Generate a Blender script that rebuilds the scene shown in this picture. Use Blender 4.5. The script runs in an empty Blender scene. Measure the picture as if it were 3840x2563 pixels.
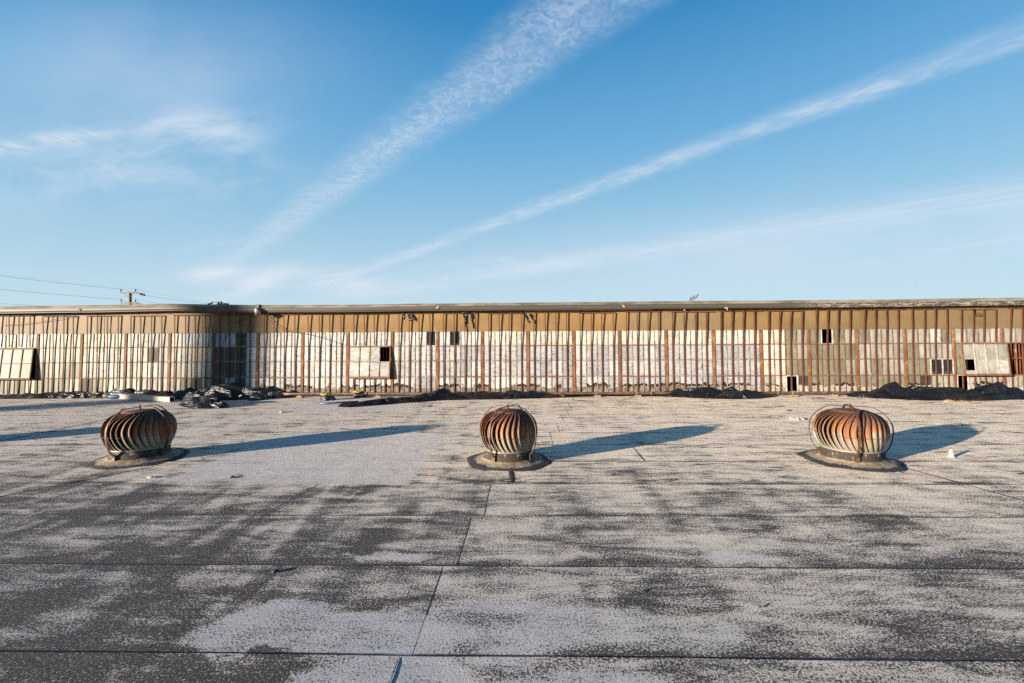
import bpy, bmesh, math, random
from mathutils import Vector, Matrix, Euler, noise as mnoise

random.seed(7)
scene = bpy.context.scene
COL = scene.collection
R = math.radians
PI = math.pi

# ------------------------------------------------------------------ camera
H_EYE = 1.6
F_PX = 3840 * 16.0 / 36.0
cam_d = bpy.data.cameras.new('camera')
cam = bpy.data.objects.new('camera', cam_d)
COL.objects.link(cam)
cam_d.lens = 16.0
cam_d.sensor_width = 36.0
cam_d.clip_start = 0.05
cam_d.clip_end = 6000
CAM_ROT = (Matrix.Rotation(R(1.3), 3, 'Z') @ Matrix.Rotation(R(90 - 0.487), 3, 'X') @ Matrix.Rotation(R(-0.33), 3, 'Z'))
cam.location = (0, 0, H_EYE)
cam.rotation_euler = CAM_ROT.to_euler()
scene.camera = cam
EYE = Vector((0, 0, H_EYE))

def ray(px, py):
    """direction through a pixel of the 3840x2563 photograph"""
    v = Vector(((px - 1920.0) / F_PX, -(py - 1281.5) / F_PX, -1.0))
    return (CAM_ROT @ v).normalized()

def ground(px, py, z=0.0):
    d = ray(px, py)
    t = (z - H_EYE) / d.z
    return EYE + d * t

def at_y(px, py, y):
    d = ray(px, py)
    return EYE + d * (y / d.y)

D_WALL = 12.8
LEAN = math.tan(R(3.1))

def wall_xh(px, py, s=0.0):
    d = ray(px, py)
    # y = D + LEAN*z - s
    t = (D_WALL - s + LEAN * H_EYE) / (d.y - LEAN * d.z)
    p = EYE + d * t
    return p.x, p.z

def W(x, h, s=0.0):
    """point on the leaning clerestory wall: along, up, standing off towards the camera"""
    return Vector((x, D_WALL + LEAN * h - s, h))

# ------------------------------------------------------------------ helpers
def srgb(r, g, b):
    f = lambda c: (c / 255.0) / 12.92 if c <= 10 else (((c / 255.0) + 0.055) / 1.055) ** 2.4
    return (f(r), f(g), f(b), 1.0)

class Tree:
    """small helper to write node trees"""
    def __init__(self, nt):
        self.nt = nt
        nt.nodes.clear()
    def node(self, kind, **props):
        n = self.nt.nodes.new(kind)
        for k, v in props.items():
            setattr(n, k, v)
        return n
    def put(self, sock, v):
        if v is None:
            return
        if isinstance(v, bpy.types.NodeSocket):
            self.nt.links.new(v, sock)
        elif isinstance(v, (tuple, list, Vector)):
            v = tuple(v)
            if sock.type == 'RGBA' and len(v) == 3:
                v = v + (1.0,)
            sock.default_value = v
        else:
            if sock.type == 'RGBA':
                v = (v, v, v, 1)
            elif sock.type == 'VECTOR':
                v = (v, v, v)
            sock.default_value = v
    def m(self, op, a, b=None, c=None, clamp=False):
        n = self.node('ShaderNodeMath', operation=op, use_clamp=clamp)
        self.put(n.inputs[0], a)
        if b is not None: self.put(n.inputs[1], b)
        if c is not None: self.put(n.inputs[2], c)
        return n.outputs[0]
    def add(self, *a):
        r = a[0]
        for b in a[1:]: r = self.m('ADD', r, b)
        return r
    def mul(self, *a):
        r = a[0]
        for b in a[1:]: r = self.m('MULTIPLY', r, b)
        return r
    def sub(self, a, b): return self.m('SUBTRACT', a, b)
    def vm(self, op, a, b=None, scale=None):
        n = self.node('ShaderNodeVectorMath', operation=op)
        self.put(n.inputs[0], a)
        if b is not None: self.put(n.inputs[1], b)
        if scale is not None: self.put(n.inputs['Scale'], scale)
        return n.outputs['Value'] if op in ('DOT_PRODUCT', 'LENGTH', 'DISTANCE') else n.outputs['Vector']
    def sep(self, v):
        n = self.node('ShaderNodeSeparateXYZ'); self.put(n.inputs[0], v)
        return n.outputs[0], n.outputs[1], n.outputs[2]
    def comb(self, x, y, z=0.0):
        n = self.node('ShaderNodeCombineXYZ')
        self.put(n.inputs[0], x); self.put(n.inputs[1], y); self.put(n.inputs[2], z)
        return n.outputs[0]
    def noise(self, vec, scale=1.0, detail=4.0, rough=0.55, dist=0.0, color=False):
        n = self.node('ShaderNodeTexNoise')
        self.put(n.inputs['Vector'], vec)
        n.inputs['Scale'].default_value = scale
        n.inputs['Detail'].default_value = detail
        n.inputs['Roughness'].default_value = rough
        n.inputs['Distortion'].default_value = dist
        return n.outputs['Color'] if color else n.outputs['Fac']
    def voro(self, vec, scale, feature='F1', out='Distance'):
        n = self.node('ShaderNodeTexVoronoi', feature=feature)
        self.put(n.inputs['Vector'], vec)
        n.inputs['Scale'].default_value = scale
        return n.outputs[out]
    def step(self, v, a, b, lo=0.0, hi=1.0, smooth=True):
        n = self.node('ShaderNodeMapRange', interpolation_type='SMOOTHSTEP' if smooth else 'LINEAR')
        self.put(n.inputs['Value'], v)
        self.put(n.inputs['From Min'], a); self.put(n.inputs['From Max'], b)
        self.put(n.inputs['To Min'], lo); self.put(n.inputs['To Max'], hi)
        return n.outputs['Result']
    def mix(self, fac, a, b, blend='MIX'):
        n = self.node('ShaderNodeMix', data_type='RGBA', blend_type=blend)
        self.put(n.inputs['Factor'], fac)
        self.put(n.inputs['A'] if False else n.inputs[6], a)
        self.put(n.inputs[7], b)
        return n.outputs[2]
    def stretch(self, vec, sx, sy, sz):
        return self.vm('MULTIPLY', vec, (sx, sy, sz))
    def attr(self, name, out='Color'):
        n = self.node('ShaderNodeAttribute', attribute_name=name)
        return n.outputs[out]
    def coord(self, out='Object'):
        return self.node('ShaderNodeTexCoord').outputs[out]
    def bump(self, height, strength=0.5, dist=0.01):
        n = self.node('ShaderNodeBump')
        self.put(n.inputs['Height'], height)
        n.inputs['Strength'].default_value = strength
        n.inputs['Distance'].default_value = dist
        return n.outputs['Normal']
    def surface(self, base, rough=0.8, metal=0.0, normal=None, spec=None):
        b = self.node('ShaderNodeBsdfPrincipled')
        self.put(b.inputs['Base Color'], base)
        self.put(b.inputs['Roughness'], rough)
        self.put(b.inputs['Metallic'], metal)
        if spec is not None: self.put(b.inputs['Specular IOR Level'], spec)
        if normal is not None: self.put(b.inputs['Normal'], normal)
        o = self.node('ShaderNodeOutputMaterial')
        self.nt.links.new(b.outputs[0], o.inputs[0])
        return b

def material(name):
    m = bpy.data.materials.new(name)
    m.use_nodes = True
    return m, Tree(m.node_tree)

def simple_mat(name, col, rough=0.7, metal=0.0, var=0.25, scale=8.0, stretch=(1, 1, 1), bump=0.0, dark=None, spec=None):
    """mottled paint, wood, metal: base colour broken by two noises"""
    m, t = material(name)
    p = t.stretch(t.coord(), *stretch)
    n1 = t.noise(p, scale, 5, 0.6)
    n2 = t.noise(p, scale * 6, 3, 0.6)
    f = t.add(t.mul(t.step(n1, 0.3, 0.7), 0.7), t.mul(n2, 0.3))
    dk = dark or tuple(c * (1 - 2.2 * var) for c in col[:3])
    lt = tuple(min(1, c * (1 + var)) for c in col[:3])
    c = t.mix(f, dk, lt)
    nrm = t.bump(n2, bump, 0.01) if bump else None
    t.surface(c, rough, metal, nrm, spec)
    return m

def link(name, me, mat=None, parent=None):
    o = bpy.data.objects.new(name, me)
    COL.objects.link(o)
    if mat is not None:
        for mm in (mat if isinstance(mat, (list, tuple)) else [mat]):
            me.materials.append(mm)
    if parent is not None:
        o.parent = parent
    return o

def mesh_obj(name, bm, mat=None, parent=None, smooth=False):
    me = bpy.data.meshes.new(name)
    bm.normal_update()
    bm.to_mesh(me)
    bm.free()
    if smooth:
        for p in me.polygons: p.use_smooth = True
    return link(name, me, mat, parent)

def tag(o, label=None, cat=None, group=None, kind=None):
    if label: o['label'] = label
    if cat: o['category'] = cat
    if group: o['group'] = group
    if kind: o['kind'] = kind
    return o

def thing(name, loc, label, cat, group=None, rz=0.0):
    o = bpy.data.objects.new(name, None)
    COL.objects.link(o)
    o.location = loc
    o.rotation_euler = (0, 0, rz)
    o.empty_display_size = 0.2
    return tag(o, label, cat, group)

def hexa(bm, pts, mi=0):
    """closed six-sided solid from 8 corners (bottom four ccw, top four ccw)"""
    v = [bm.verts.new(p) for p in pts]
    fs = []
    for idx in ((3, 2, 1, 0), (4, 5, 6, 7), (0, 1, 5, 4), (1, 2, 6, 5), (2, 3, 7, 6), (3, 0, 4, 7)):
        f = bm.faces.new([v[i] for i in idx]); f.material_index = mi; fs.append(f)
    return fs

def box(bm, x0, x1, y0, y1, z0, z1, mi=0):
    return hexa(bm, [(x0, y0, z0), (x1, y0, z0), (x1, y1, z0), (x0, y1, z0),
                     (x0, y0, z1), (x1, y0, z1), (x1, y1, z1), (x0, y1, z1)], mi)

def wbox(bm, x0, x1, h0, h1, s0, s1, mi=0, x0t=None, x1t=None):
    """box laid on the wall: s0 (back) .. s1 (front) standing off"""
    a0 = x0 if x0t is None else x0t
    a1 = x1 if x1t is None else x1t
    return hexa(bm, [W(x0, h0, s1), W(x1, h0, s1), W(x1, h0, s0), W(x0, h0, s0),
                     W(a0, h1, s1), W(a1, h1, s1), W(a1, h1, s0), W(a0, h1, s0)], mi)

def bar(bm, a, b, w, d=None, up=Vector((0, 0, 1)), mi=0):
    """square bar from a to b"""
    d = d or w
    a, b = Vector(a), Vector(b)
    t = (b - a).normalized()
    u = t.cross(up)
    if u.length < 1e-4: u = t.cross(Vector((1, 0, 0)))
    u.normalize()
    v = u.cross(t).normalized()
    u *= w / 2; v *= d / 2
    hexa(bm, [a - u - v, a + u - v, a + u + v, a - u + v, b - u - v, b + u - v, b + u + v, b - u + v], mi)

def tube(bm, pts, r, seg=8, mi=0, caps=True, smooth=True):
    pts = [Vector(p) for p in pts]
    rs = r if isinstance(r, (list, tuple)) else [r] * len(pts)
    rings = []
    n = None
    for i, p in enumerate(pts):
        t = (pts[min(i + 1, len(pts) - 1)] - pts[max(i - 1, 0)]).normalized()
        if n is None:
            n = t.cross(Vector((0, 0, 1)))
            if n.length < 1e-3: n = t.cross(Vector((1, 0, 0)))
        n = (n - t * n.dot(t)).normalized()
        b = t.cross(n)
        rings.append([bm.verts.new(p + (n * math.cos(2 * PI * k / seg) + b * math.sin(2 * PI * k / seg)) * rs[i]) for k in range(seg)])
    for i in range(len(rings) - 1):
        for k in range(seg):
            f = bm.faces.new((rings[i][k], rings[i][(k + 1) % seg], rings[i + 1][(k + 1) % seg], rings[i + 1][k]))
            f.smooth = smooth; f.material_index = mi
    if caps:
        for rg, rev in ((rings[0], True), (rings[-1], False)):
            try:
                f = bm.faces.new(list(reversed(rg)) if rev else rg); f.material_index = mi
            except ValueError:
                pass

def lathe(bm, prof, seg=48, mi=0, smooth=True, wob=None, closed_top=False):
    rings = []
    for i, (r, z) in enumerate(prof):
        ring = []
        for k in range(seg):
            a = 2 * PI * k / seg
            rr, zz = (r, z) if wob is None else wob(i, a, r, z)
            ring.append(bm.verts.new((rr * math.cos(a), rr * math.sin(a), zz)))
        rings.append(ring)
    for i in range(len(rings) - 1):
        for k in range(seg):
            f = bm.faces.new((rings[i][k], rings[i][(k + 1) % seg], rings[i + 1][(k + 1) % seg], rings[i + 1][k]))
            f.smooth = smooth; f.material_index = mi
    if closed_top:
        f = bm.faces.new(rings[-1]); f.material_index = mi

def N3(x, y, z=0.0):
    return mnoise.noise(Vector((x, y, z)))

# ------------------------------------------------------------------ light and sky
SUN_EL, SUN_AZ = 9.2, 58.0      # azimuth: degrees from the view axis, sun behind the camera to the left
to_sun = Vector((-math.sin(R(SUN_AZ)) * math.cos(R(SUN_EL)), -math.cos(R(SUN_AZ)) * math.cos(R(SUN_EL)), math.sin(R(SUN_EL))))
sun_d = bpy.data.lights.new('sun', 'SUN')
sun_d.energy = 15.5
sun_d.angle = R(0.53)
sun_d.color = (1.0, 0.865, 0.70)
sun = bpy.data.objects.new('sun', sun_d)
COL.objects.link(sun)
sun.rotation_euler = to_sun.to_track_quat('Z', 'Y').to_euler()
sun.location = (-20, -15, 20)

world = bpy.data.worlds.new('World')
scene.world = world
world.use_nodes = True
t = Tree(world.node_tree)
sky = t.node('ShaderNodeTexSky', sky_type='NISHITA')
sky.sun_disc = False
sky.sun_elevation = R(SUN_EL)
sky.sun_rotation = math.atan2(to_sun.x, to_sun.y)
sky.air_density = 1.0
sky.dust_density = 0.6
sky.ozone_density = 2.5
dirv = t.vm('NORMALIZE', t.coord('Generated'))
dx, dy, dz = t.sep(dirv)
zc = t.m('MAXIMUM', dz, 0.02)
px_, py_ = t.m('DIVIDE', dx, zc), t.m('DIVIDE', dy, zc)
P = t.comb(px_, py_, 0.0)

def sky_pt(x, y):
    d = ray(x * 3840 / 2349, y * 3840 / 2349)
    return Vector((d.x / d.z, d.y / d.z))

def streak(a, b, wa, wb, fa, fb, tex, soft=0.55, wob=0.12, amp=1.0):
    """condensation trail: a straight band on the cloud layer from a to b (points of the photo, 2349 wide)"""
    A, B = sky_pt(*a), sky_pt(*b)
    T = (B - A); L = T.length; T /= L
    Nn = Vector((-T.y, T.x))
    rel = t.vm('SUBTRACT', P, (A.x, A.y, 0))
    al = t.m('DIVIDE', t.vm('DOT_PRODUCT', rel, (T.x, T.y, 0)), L)
    d = t.vm('DOT_PRODUCT', rel, (Nn.x, Nn.y, 0))
    w = t.step(al, 0.0, 1.0, wa, wb, smooth=False)
    dn = t.m('DIVIDE', d, w)
    wn = t.sub(t.noise(t.comb(t.mul(al, 9.0), t.mul(dn, 0.6), a[0]), 1.0, 5, 0.6), 0.5)
    dn = t.m('ABSOLUTE', t.add(dn, t.mul(wn, wob * 8)))
    core = t.step(dn, soft, 1.0, 1.0, 0.0)
    ends = t.mul(t.step(al, fa[0], fa[1]), t.step(al, fb[0], fb[1], 1.0, 0.0))
    return t.mul(core, ends, tex(al, d, rel), amp)

def width_at(a, half_px):
    p, q = sky_pt(a[0], a[1] - half_px), sky_pt(a[0], a[1] + half_px)
    return p, q

def half_width(a, b, at, half_px):
    A, B = sky_pt(*a), sky_pt(*b)
    T = (B - A).normalized(); Nn = Vector((-T.y, T.x))
    dxy = Vector((b[1] - a[1], -(b[0] - a[0]))).normalized() * half_px
    return abs((sky_pt(at[0] + dxy.x, at[1] + dxy.y) - sky_pt(at[0] - dxy.x, at[1] - dxy.y)).dot(Nn)) / 2

a, b = (1365, 0), (480, 640)
wA = half_width(a, b, (1180, 134), 105)
def texA(al, d, rel):
    n1 = t.noise(rel, 20.0, 6, 0.66, 1.2)
    n2 = t.noise(rel, 7.0, 4, 0.6)
    return t.mul(t.step(n1, 0.30, 0.72, 0.30, 1.0), t.step(n2, 0.25, 0.65, 0.5, 1.0))
mA = streak(a, b, wA, wA * 1.15, (-0.6, -0.3), (0.45, 1.15), texA, soft=0.0, wob=0.11, amp=0.60)
a, b = (2349, 78), (830, 622)
wB = half_width(a, b, (1900, 239), 30)
def texB(al, d, rel):
    n1 = t.noise(t.comb(t.mul(al, 34.0), t.mul(d, 11.0), 3.0), 1.0, 6, 0.68, 0.9)
    n2 = t.noise(t.comb(t.mul(al, 8.0), t.mul(d, 3.0), 8.0), 1.0, 4, 0.6, 0.3)
    return t.mul(t.step(n1, 0.28, 0.68, 0.25, 1.0), t.step(n2, 0.28, 0.62, 0.35, 1.0))
mB = streak(a, b, wB * 1.4, wB * 2.2, (-0.6, -0.4), (0.98, 1.6), texB, soft=0.0, wob=0.13, amp=0.62)
a, b = (2349, 440), (760, 690)
wE = half_width(a, b, (1850, 520), 42)
mE = streak(a, b, wE, wE * 1.5, (-0.8, -0.4), (0.85, 1.05), texB, soft=0.0, wob=0.18, amp=0.60)
a, b = (2349, 545), (2080, 585)
wG = half_width(a, b, (2250, 560), 9)
mG = streak(a, b, wG, wG, (-0.6, -0.4), (0.7, 1.0), texB, soft=0.0, wob=0.1, amp=0.45)
a, b = (-200, 372), (330, 292)
wC = half_width(a, b, (150, 320), 34)
mC = streak(a, b, wC, wC, (-0.9, -0.7), (0.75, 1.05), texB, soft=0.0, wob=0.14, amp=0.78)

gyc = t.m('MAXIMUM', dy, 0.05)
gx, gz = t.m('DIVIDE', dx, gyc), t.m('DIVIDE', dz, gyc)
tz = t.sub(gz, t.mul(gx, 0.07))
PN = {'s': t.noise(t.comb(t.mul(gx, 8.0), t.mul(tz, 34.0), 1.0), 1.0, 5, 0.62, 0.5),
      'm': t.noise(t.comb(t.mul(gx, 6.0), t.mul(tz, 15.0), 4.0), 1.0, 5, 0.62, 0.5),
      'l': t.noise(t.comb(t.mul(gx, 2.0), t.mul(gz, 4.0), 11.0), 1.0, 3, 0.55)}
def puff(cx, cy, rx, ry, amp, kind='s', lo=0.35, hi=0.7, tilt=0.0):
    d = ray(cx * 3840 / 2349, cy * 3840 / 2349)
    ux, uz = t.sub(gx, d.x / d.y), t.sub(gz, d.z / d.y)
    uz2 = t.sub(uz, t.mul(ux, tilt))
    n = PN[kind]
    ex, ez = t.m('DIVIDE', ux, rx / 1047.0), t.m('DIVIDE', uz2, ry / 1047.0)
    r2 = t.add(t.mul(ex, ex), t.mul(ez, ez))
    g = t.m('POWER', 2.718, t.mul(r2, -1.0))
    front = t.step(dy, 0.05, 0.2)
    return t.mul(g, t.step(n, lo, hi), front, amp)
puffs = [puff(420, 298, 150, 45, 0.88, 'm', 0.25, 0.75, 0.05),
         puff(540, 330, 95, 60, 0.50, 'm', 0.3, 0.8, -0.3),
         puff(380, 390, 230, 60, 0.20, 'm', 0.35, 0.8, -0.1),
         puff(150, 400, 380, 75, 0.38, 'm', 0.3, 0.7, 0.0),
         puff(330, 170, 360, 190, 0.40, 'l', 0.05, 0.8, 0.0),
         puff(490, 628, 78, 19, 0.95, 's', 0.15, 0.58, 0.06),
         puff(590, 650, 85, 27, 0.95, 's', 0.2, 0.6, 0.3),
         puff(780, 645, 125, 26, 0.8, 's', 0.22, 0.6, -0.1),
         puff(1230, 602, 210, 20, 0.55, 's', 0.3, 0.7, 0.06),
         puff(520, 560, 150, 35, 0.25, 's', 0.35, 0.75, 0.15),
         puff(2000, 603, 40, 5, 0.30, 's', 0.2, 0.6, 0.1),
         puff(1950, 550, 800, 95, 0.50, 'l', 0.0, 0.8, 0.08)]
inv = None
for mk in [mA, mB, mC, mE, mG] + puffs:
    k = t.sub(1.0, t.m('MINIMUM', mk, 0.95))
    inv = k if inv is None else t.mul(inv, k)
cloud = t.sub(1.0, inv)
SKY_STR = 0.10
def k(c, g=1.0): return tuple(v * g / SKY_STR for v in c) + (1,)
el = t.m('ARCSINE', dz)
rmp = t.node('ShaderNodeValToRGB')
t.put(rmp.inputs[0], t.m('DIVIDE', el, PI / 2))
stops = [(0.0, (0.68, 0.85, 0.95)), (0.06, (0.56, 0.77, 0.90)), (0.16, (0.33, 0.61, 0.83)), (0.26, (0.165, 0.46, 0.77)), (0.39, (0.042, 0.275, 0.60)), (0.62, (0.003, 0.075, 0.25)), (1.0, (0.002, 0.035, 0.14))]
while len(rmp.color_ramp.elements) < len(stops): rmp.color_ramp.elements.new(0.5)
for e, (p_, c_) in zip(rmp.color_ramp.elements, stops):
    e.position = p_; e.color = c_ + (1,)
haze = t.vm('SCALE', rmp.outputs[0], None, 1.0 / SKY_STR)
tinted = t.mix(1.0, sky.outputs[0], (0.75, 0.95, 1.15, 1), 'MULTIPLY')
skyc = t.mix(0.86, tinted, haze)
ccol = k(srgb(222, 232, 244)[:3])
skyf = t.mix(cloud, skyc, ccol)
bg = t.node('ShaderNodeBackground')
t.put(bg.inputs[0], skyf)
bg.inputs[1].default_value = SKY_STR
wo = t.node('ShaderNodeOutputWorld')
t.nt.links.new(bg.outputs[0], wo.inputs[0])

world.cycles.sampling_method = 'MANUAL'
world.cycles.sample_map_resolution = 256
scene.cycles.use_denoising = False
scene.cycles.adaptive_threshold = 0.03
scene.cycles.max_bounces = 4
scene.cycles.diffuse_bounces = 2
scene.cycles.glossy_bounces = 2
scene.cycles.transmission_bounces = 3
scene.cycles.transparent_max_bounces = 4
scene.cycles.caustics_reflective = False
scene.cycles.caustics_refractive = False
scene.view_settings.view_transform = 'Standard'
scene.view_settings.look = 'None'
scene.view_settings.exposure = 0
scene.view_settings.gamma = 1

# ------------------------------------------------------------------ the roof we stand on
ROLL = 0.9
Y_SEAM = 2.28
def roof_material():
    m, t = material('granule_roofing')
    co = t.coord()
    x, y, z = t.sep(co)
    flat = t.comb(x, y, 0.0)
    wob = t.noise(flat, 1.4, 5, 0.6, 0.0, color=True)
    wx, wy, wz = t.sep(wob)
    xd = t.add(x, t.mul(t.sub(wx, 0.5), 1.0))
    yd = t.add(y, t.mul(t.sub(wy, 0.5), 0.7))
    fw = t.noise(flat, 9.0, 4, 0.65, 0.0, color=True)
    fx, fy, fz = t.sep(fw)
    xs = t.add(x, t.mul(t.sub(fx, 0.5), 0.22))
    ys = t.add(y, t.mul(t.sub(fy, 0.5), 0.16))
    def bx(X, Y, x0, x1, y0, y1, s=0.15):
        return t.mul(t.step(X, x0 - s, x0 + s), t.step(X, x1 - s, x1 + s, 1.0, 0.0),
                     t.step(Y, y0 - s, y0 + s), t.step(Y, y1 - s, y1 + s, 1.0, 0.0))
    # granule cover: 0 bare bitumen .. 1 full granules
    c = t.add(t.step(y, 1.5, 4.5, 0.46, 0.60, smooth=False), t.step(y, 4.2, 7.5, 0.0, 0.34))
    streaks = t.sub(t.noise(t.stretch(co, 0.70, 3.2, 1), 1.0, 7, 0.70, 0.6), 0.5)
    mott = t.sub(t.noise(t.stretch(co, 2.1, 7.5, 1), 1.0, 7, 0.72, 0.5), 0.5)
    blobs = t.sub(t.noise(flat, 0.9, 5, 0.62, 0.4), 0.5)
    c = t.add(c, t.mul(streaks, 1.45), t.mul(mott, 2.1), t.mul(blobs, 0.75))
    # bare strip along every lap, on the far side of the joint
    vv = t.m('FRACT', t.m('DIVIDE', t.sub(y, Y_SEAM), ROLL))
    lapn = t.noise(t.stretch(co, 1.1, 2.0, 1), 1.0, 4, 0.6)
    lap = t.mul(t.step(vv, 0.0, 0.15, 1.0, 0.0), t.step(lapn, 0.34, 0.60, 0.0, 0.50), t.step(y, 5.0, 8.0, 1.0, 0.35))
    c = t.sub(c, lap)
    c = t.sub(c, t.mul(t.step(xd, -0.5, -2.2), t.step(yd, 3.4, 6.0, 1.0, 0.0), 0.16))
    c = t.sub(c, t.mul(t.step(xd, -1.2, -2.4), t.step(yd, 2.0, 3.4, 1.0, 0.0), 0.10))
    c = t.sub(c, t.mul(t.step(xd, 1.2, 3.2), t.step(yd, 2.0, 4.4, 1.0, 0.0), 0.10))
    tracks = t.sub(t.noise(t.stretch(co, 2.3, 0.32, 1), 1.0, 5, 0.6, 0.6), 0.5)
    c = t.add(c, t.mul(tracks, t.step(xd, -0.6, -1.8, 0.5, 1.0), t.step(yd, 4.0, 7.0, 1.0, 0.6), 2.2))
    deep = t.noise(t.stretch(co, 1.5, 6.2, 1), 1.0, 8, 0.76, 0.6)
    c = t.sub(c, t.mul(t.step(deep, 0.54, 0.62), t.step(y, 4.0, 6.0), 0.70))
    tone = t.attr('tone', 'Fac')
    c = t.add(c, tone)
    # newer light coating brushed on
    coat = t.m('MAXIMUM', bx(xs, ys, -4.1, -1.27, 4.95, 7.6, 0.05), bx(xs, ys, -5.6, -2.6, 9.9, 11.6, 0.05))
    coat = t.mul(coat, t.step(t.noise(flat, 1.1, 5, 0.65), 0.28, 0.46))
    def ell(cx, cy, rx, ry, rot=0.0, wgt=1.0):
        ux, uy = t.sub(xe, cx), t.sub(ye, cy)
        ca, sa = math.cos(rot), math.sin(rot)
        p = t.m('DIVIDE', t.add(t.mul(ux, ca), t.mul(uy, sa)), rx)
        q = t.m('DIVIDE', t.add(t.mul(ux, -sa), t.mul(uy, ca)), ry)
        return t.step(t.add(t.mul(p, p), t.mul(q, q)), 0.70, 1.22, wgt, 0.0)
    xe = t.add(x, t.mul(t.sub(wx, 0.5), 0.55), t.mul(t.sub(fx, 0.5), 0.25))
    ye = t.add(y, t.mul(t.sub(wy, 0.5), 0.40), t.mul(t.sub(fy, 0.5), 0.20))
    pat = None
    for e_ in ((-1.42, 2.55, 0.42, 0.20, 0.35), (-0.75, 2.48, 0.50, 0.20, 0.1), (-0.1, 2.50, 0.55, 0.24, 0.0, 0.8), (0.65, 2.50, 0.60, 0.17, -0.1, 0.6),
               (-0.75, 2.05, 0.45, 0.30, 0.5), (0.15, 2.02, 0.75, 0.20, 0.0, 0.75), (-3.1, 3.0, 0.40, 0.12, 0.1, 0.55), (-3.4, 3.75, 0.55, 0.13, 0.0, 0.6), (-1.0, 3.35, 0.35, 0.07, 0.0, 0.7), (1.55, 3.34, 0.32, 0.08, 0.0, 0.6), (-2.75, 2.42, 0.3, 0.10, 0.2, 0.45)):
        pe = ell(*e_)
        pat = pe if pat is None else t.m('MAXIMUM', pat, pe)
    coat2 = t.m('MAXIMUM', coat, pat)
    c = t.add(t.mul(c, t.sub(1.0, t.mul(coat, 0.75))), t.mul(coat, 0.72))
    c = t.add(t.mul(c, t.sub(1.0, t.mul(pat, 0.72))), t.mul(pat, t.add(0.66, t.mul(mott, 0.9), t.mul(blobs, 0.4))))
    c = t.m('MINIMUM', t.m('MAXIMUM', c, 0.14), 1.08)
    # granules
    g1 = t.noise(flat, 75.0, 2, 0.6)
    g2 = t.noise(flat, 190.0, 2, 0.6)
    s = t.add(t.mul(t.sub(g1, 0.5), 2.3), t.mul(t.sub(g2, 0.5), 2.0), 0.5)
    f = t.step(t.sub(c, s), -0.20, 0.20)
    tint = t.noise(flat, 0.6, 4, 0.6)
    light = t.mix(tint, (0.90, 0.725, 0.54), (0.76, 0.63, 0.49))
    light = t.mix(t.mul(coat2, 0.45), light, (0.62, 0.59, 0.57))
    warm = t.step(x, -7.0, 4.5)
    light = t.mix(warm, t.mix(1.0, light, (0.66, 0.70, 0.78), 'MULTIPLY'), light)  # left granules coloured dimmer and bluer, standing in for partial shade
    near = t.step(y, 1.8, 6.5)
    light = t.mix(near, t.mix(1.0, light, (0.64, 0.705, 0.815), 'MULTIPLY'), light)  # brightness falling off towards the viewer, painted into the granule colour
    dark = t.mix(t.noise(flat, 3.0, 4, 0.6), (0.026, 0.025, 0.029), (0.066, 0.058, 0.055))
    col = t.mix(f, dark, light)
    seam = t.mul(t.m('MAXIMUM', t.step(vv, t.add(0.006, t.mul(y, 0.0030)), t.add(0.016, t.mul(y, 0.0034)), 1.0, 0.0), t.step(vv, 0.997, 0.999)), t.step(t.noise(t.stretch(co, 2.0, 3.0, 1), 1.0, 4, 0.6), 0.36, 0.5, 0.25, 0.9), t.step(coat, 0.2, 0.6, 1.0, 0.0))
    col = t.mix(seam, col, (0.022, 0.020, 0.020))  # tar line along each lap, widened with distance as the lip's painted shadow
    # grime stains
    st = t.step(t.noise(flat, 2.3, 6, 0.65, 0.8), 0.60, 0.78)
    col = t.mix(t.mul(st, 0.25), col, (0.14, 0.12, 0.11))
    hgt = t.add(t.mul(g1, 0.6), t.mul(g2, 0.6), t.mul(f, 0.5))
    nb = t.bump(hgt, 0.55, 0.006)
    und = t.node('ShaderNodeBump')
    t.put(und.inputs['Height'], t.noise(flat, 3.2, 3, 0.5))
    und.inputs['Strength'].default_value = 0.35
    und.inputs['Distance'].default_value = 0.02
    t.put(und.inputs['Normal'], nb)
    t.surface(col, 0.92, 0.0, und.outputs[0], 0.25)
    return m

M_roof = roof_material()

def joint_x(n):
    tab = {-1: -0.63, 0: -0.57, 1: -0.47, 2: -0.36, 3: -0.17, 4: 1.9, 5: 0.45, 6: 0.62, 7: 0.78, 8: 0.95, 9: 1.1, 10: 1.3}
    return tab.get(n, 0.3 * n)

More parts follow.
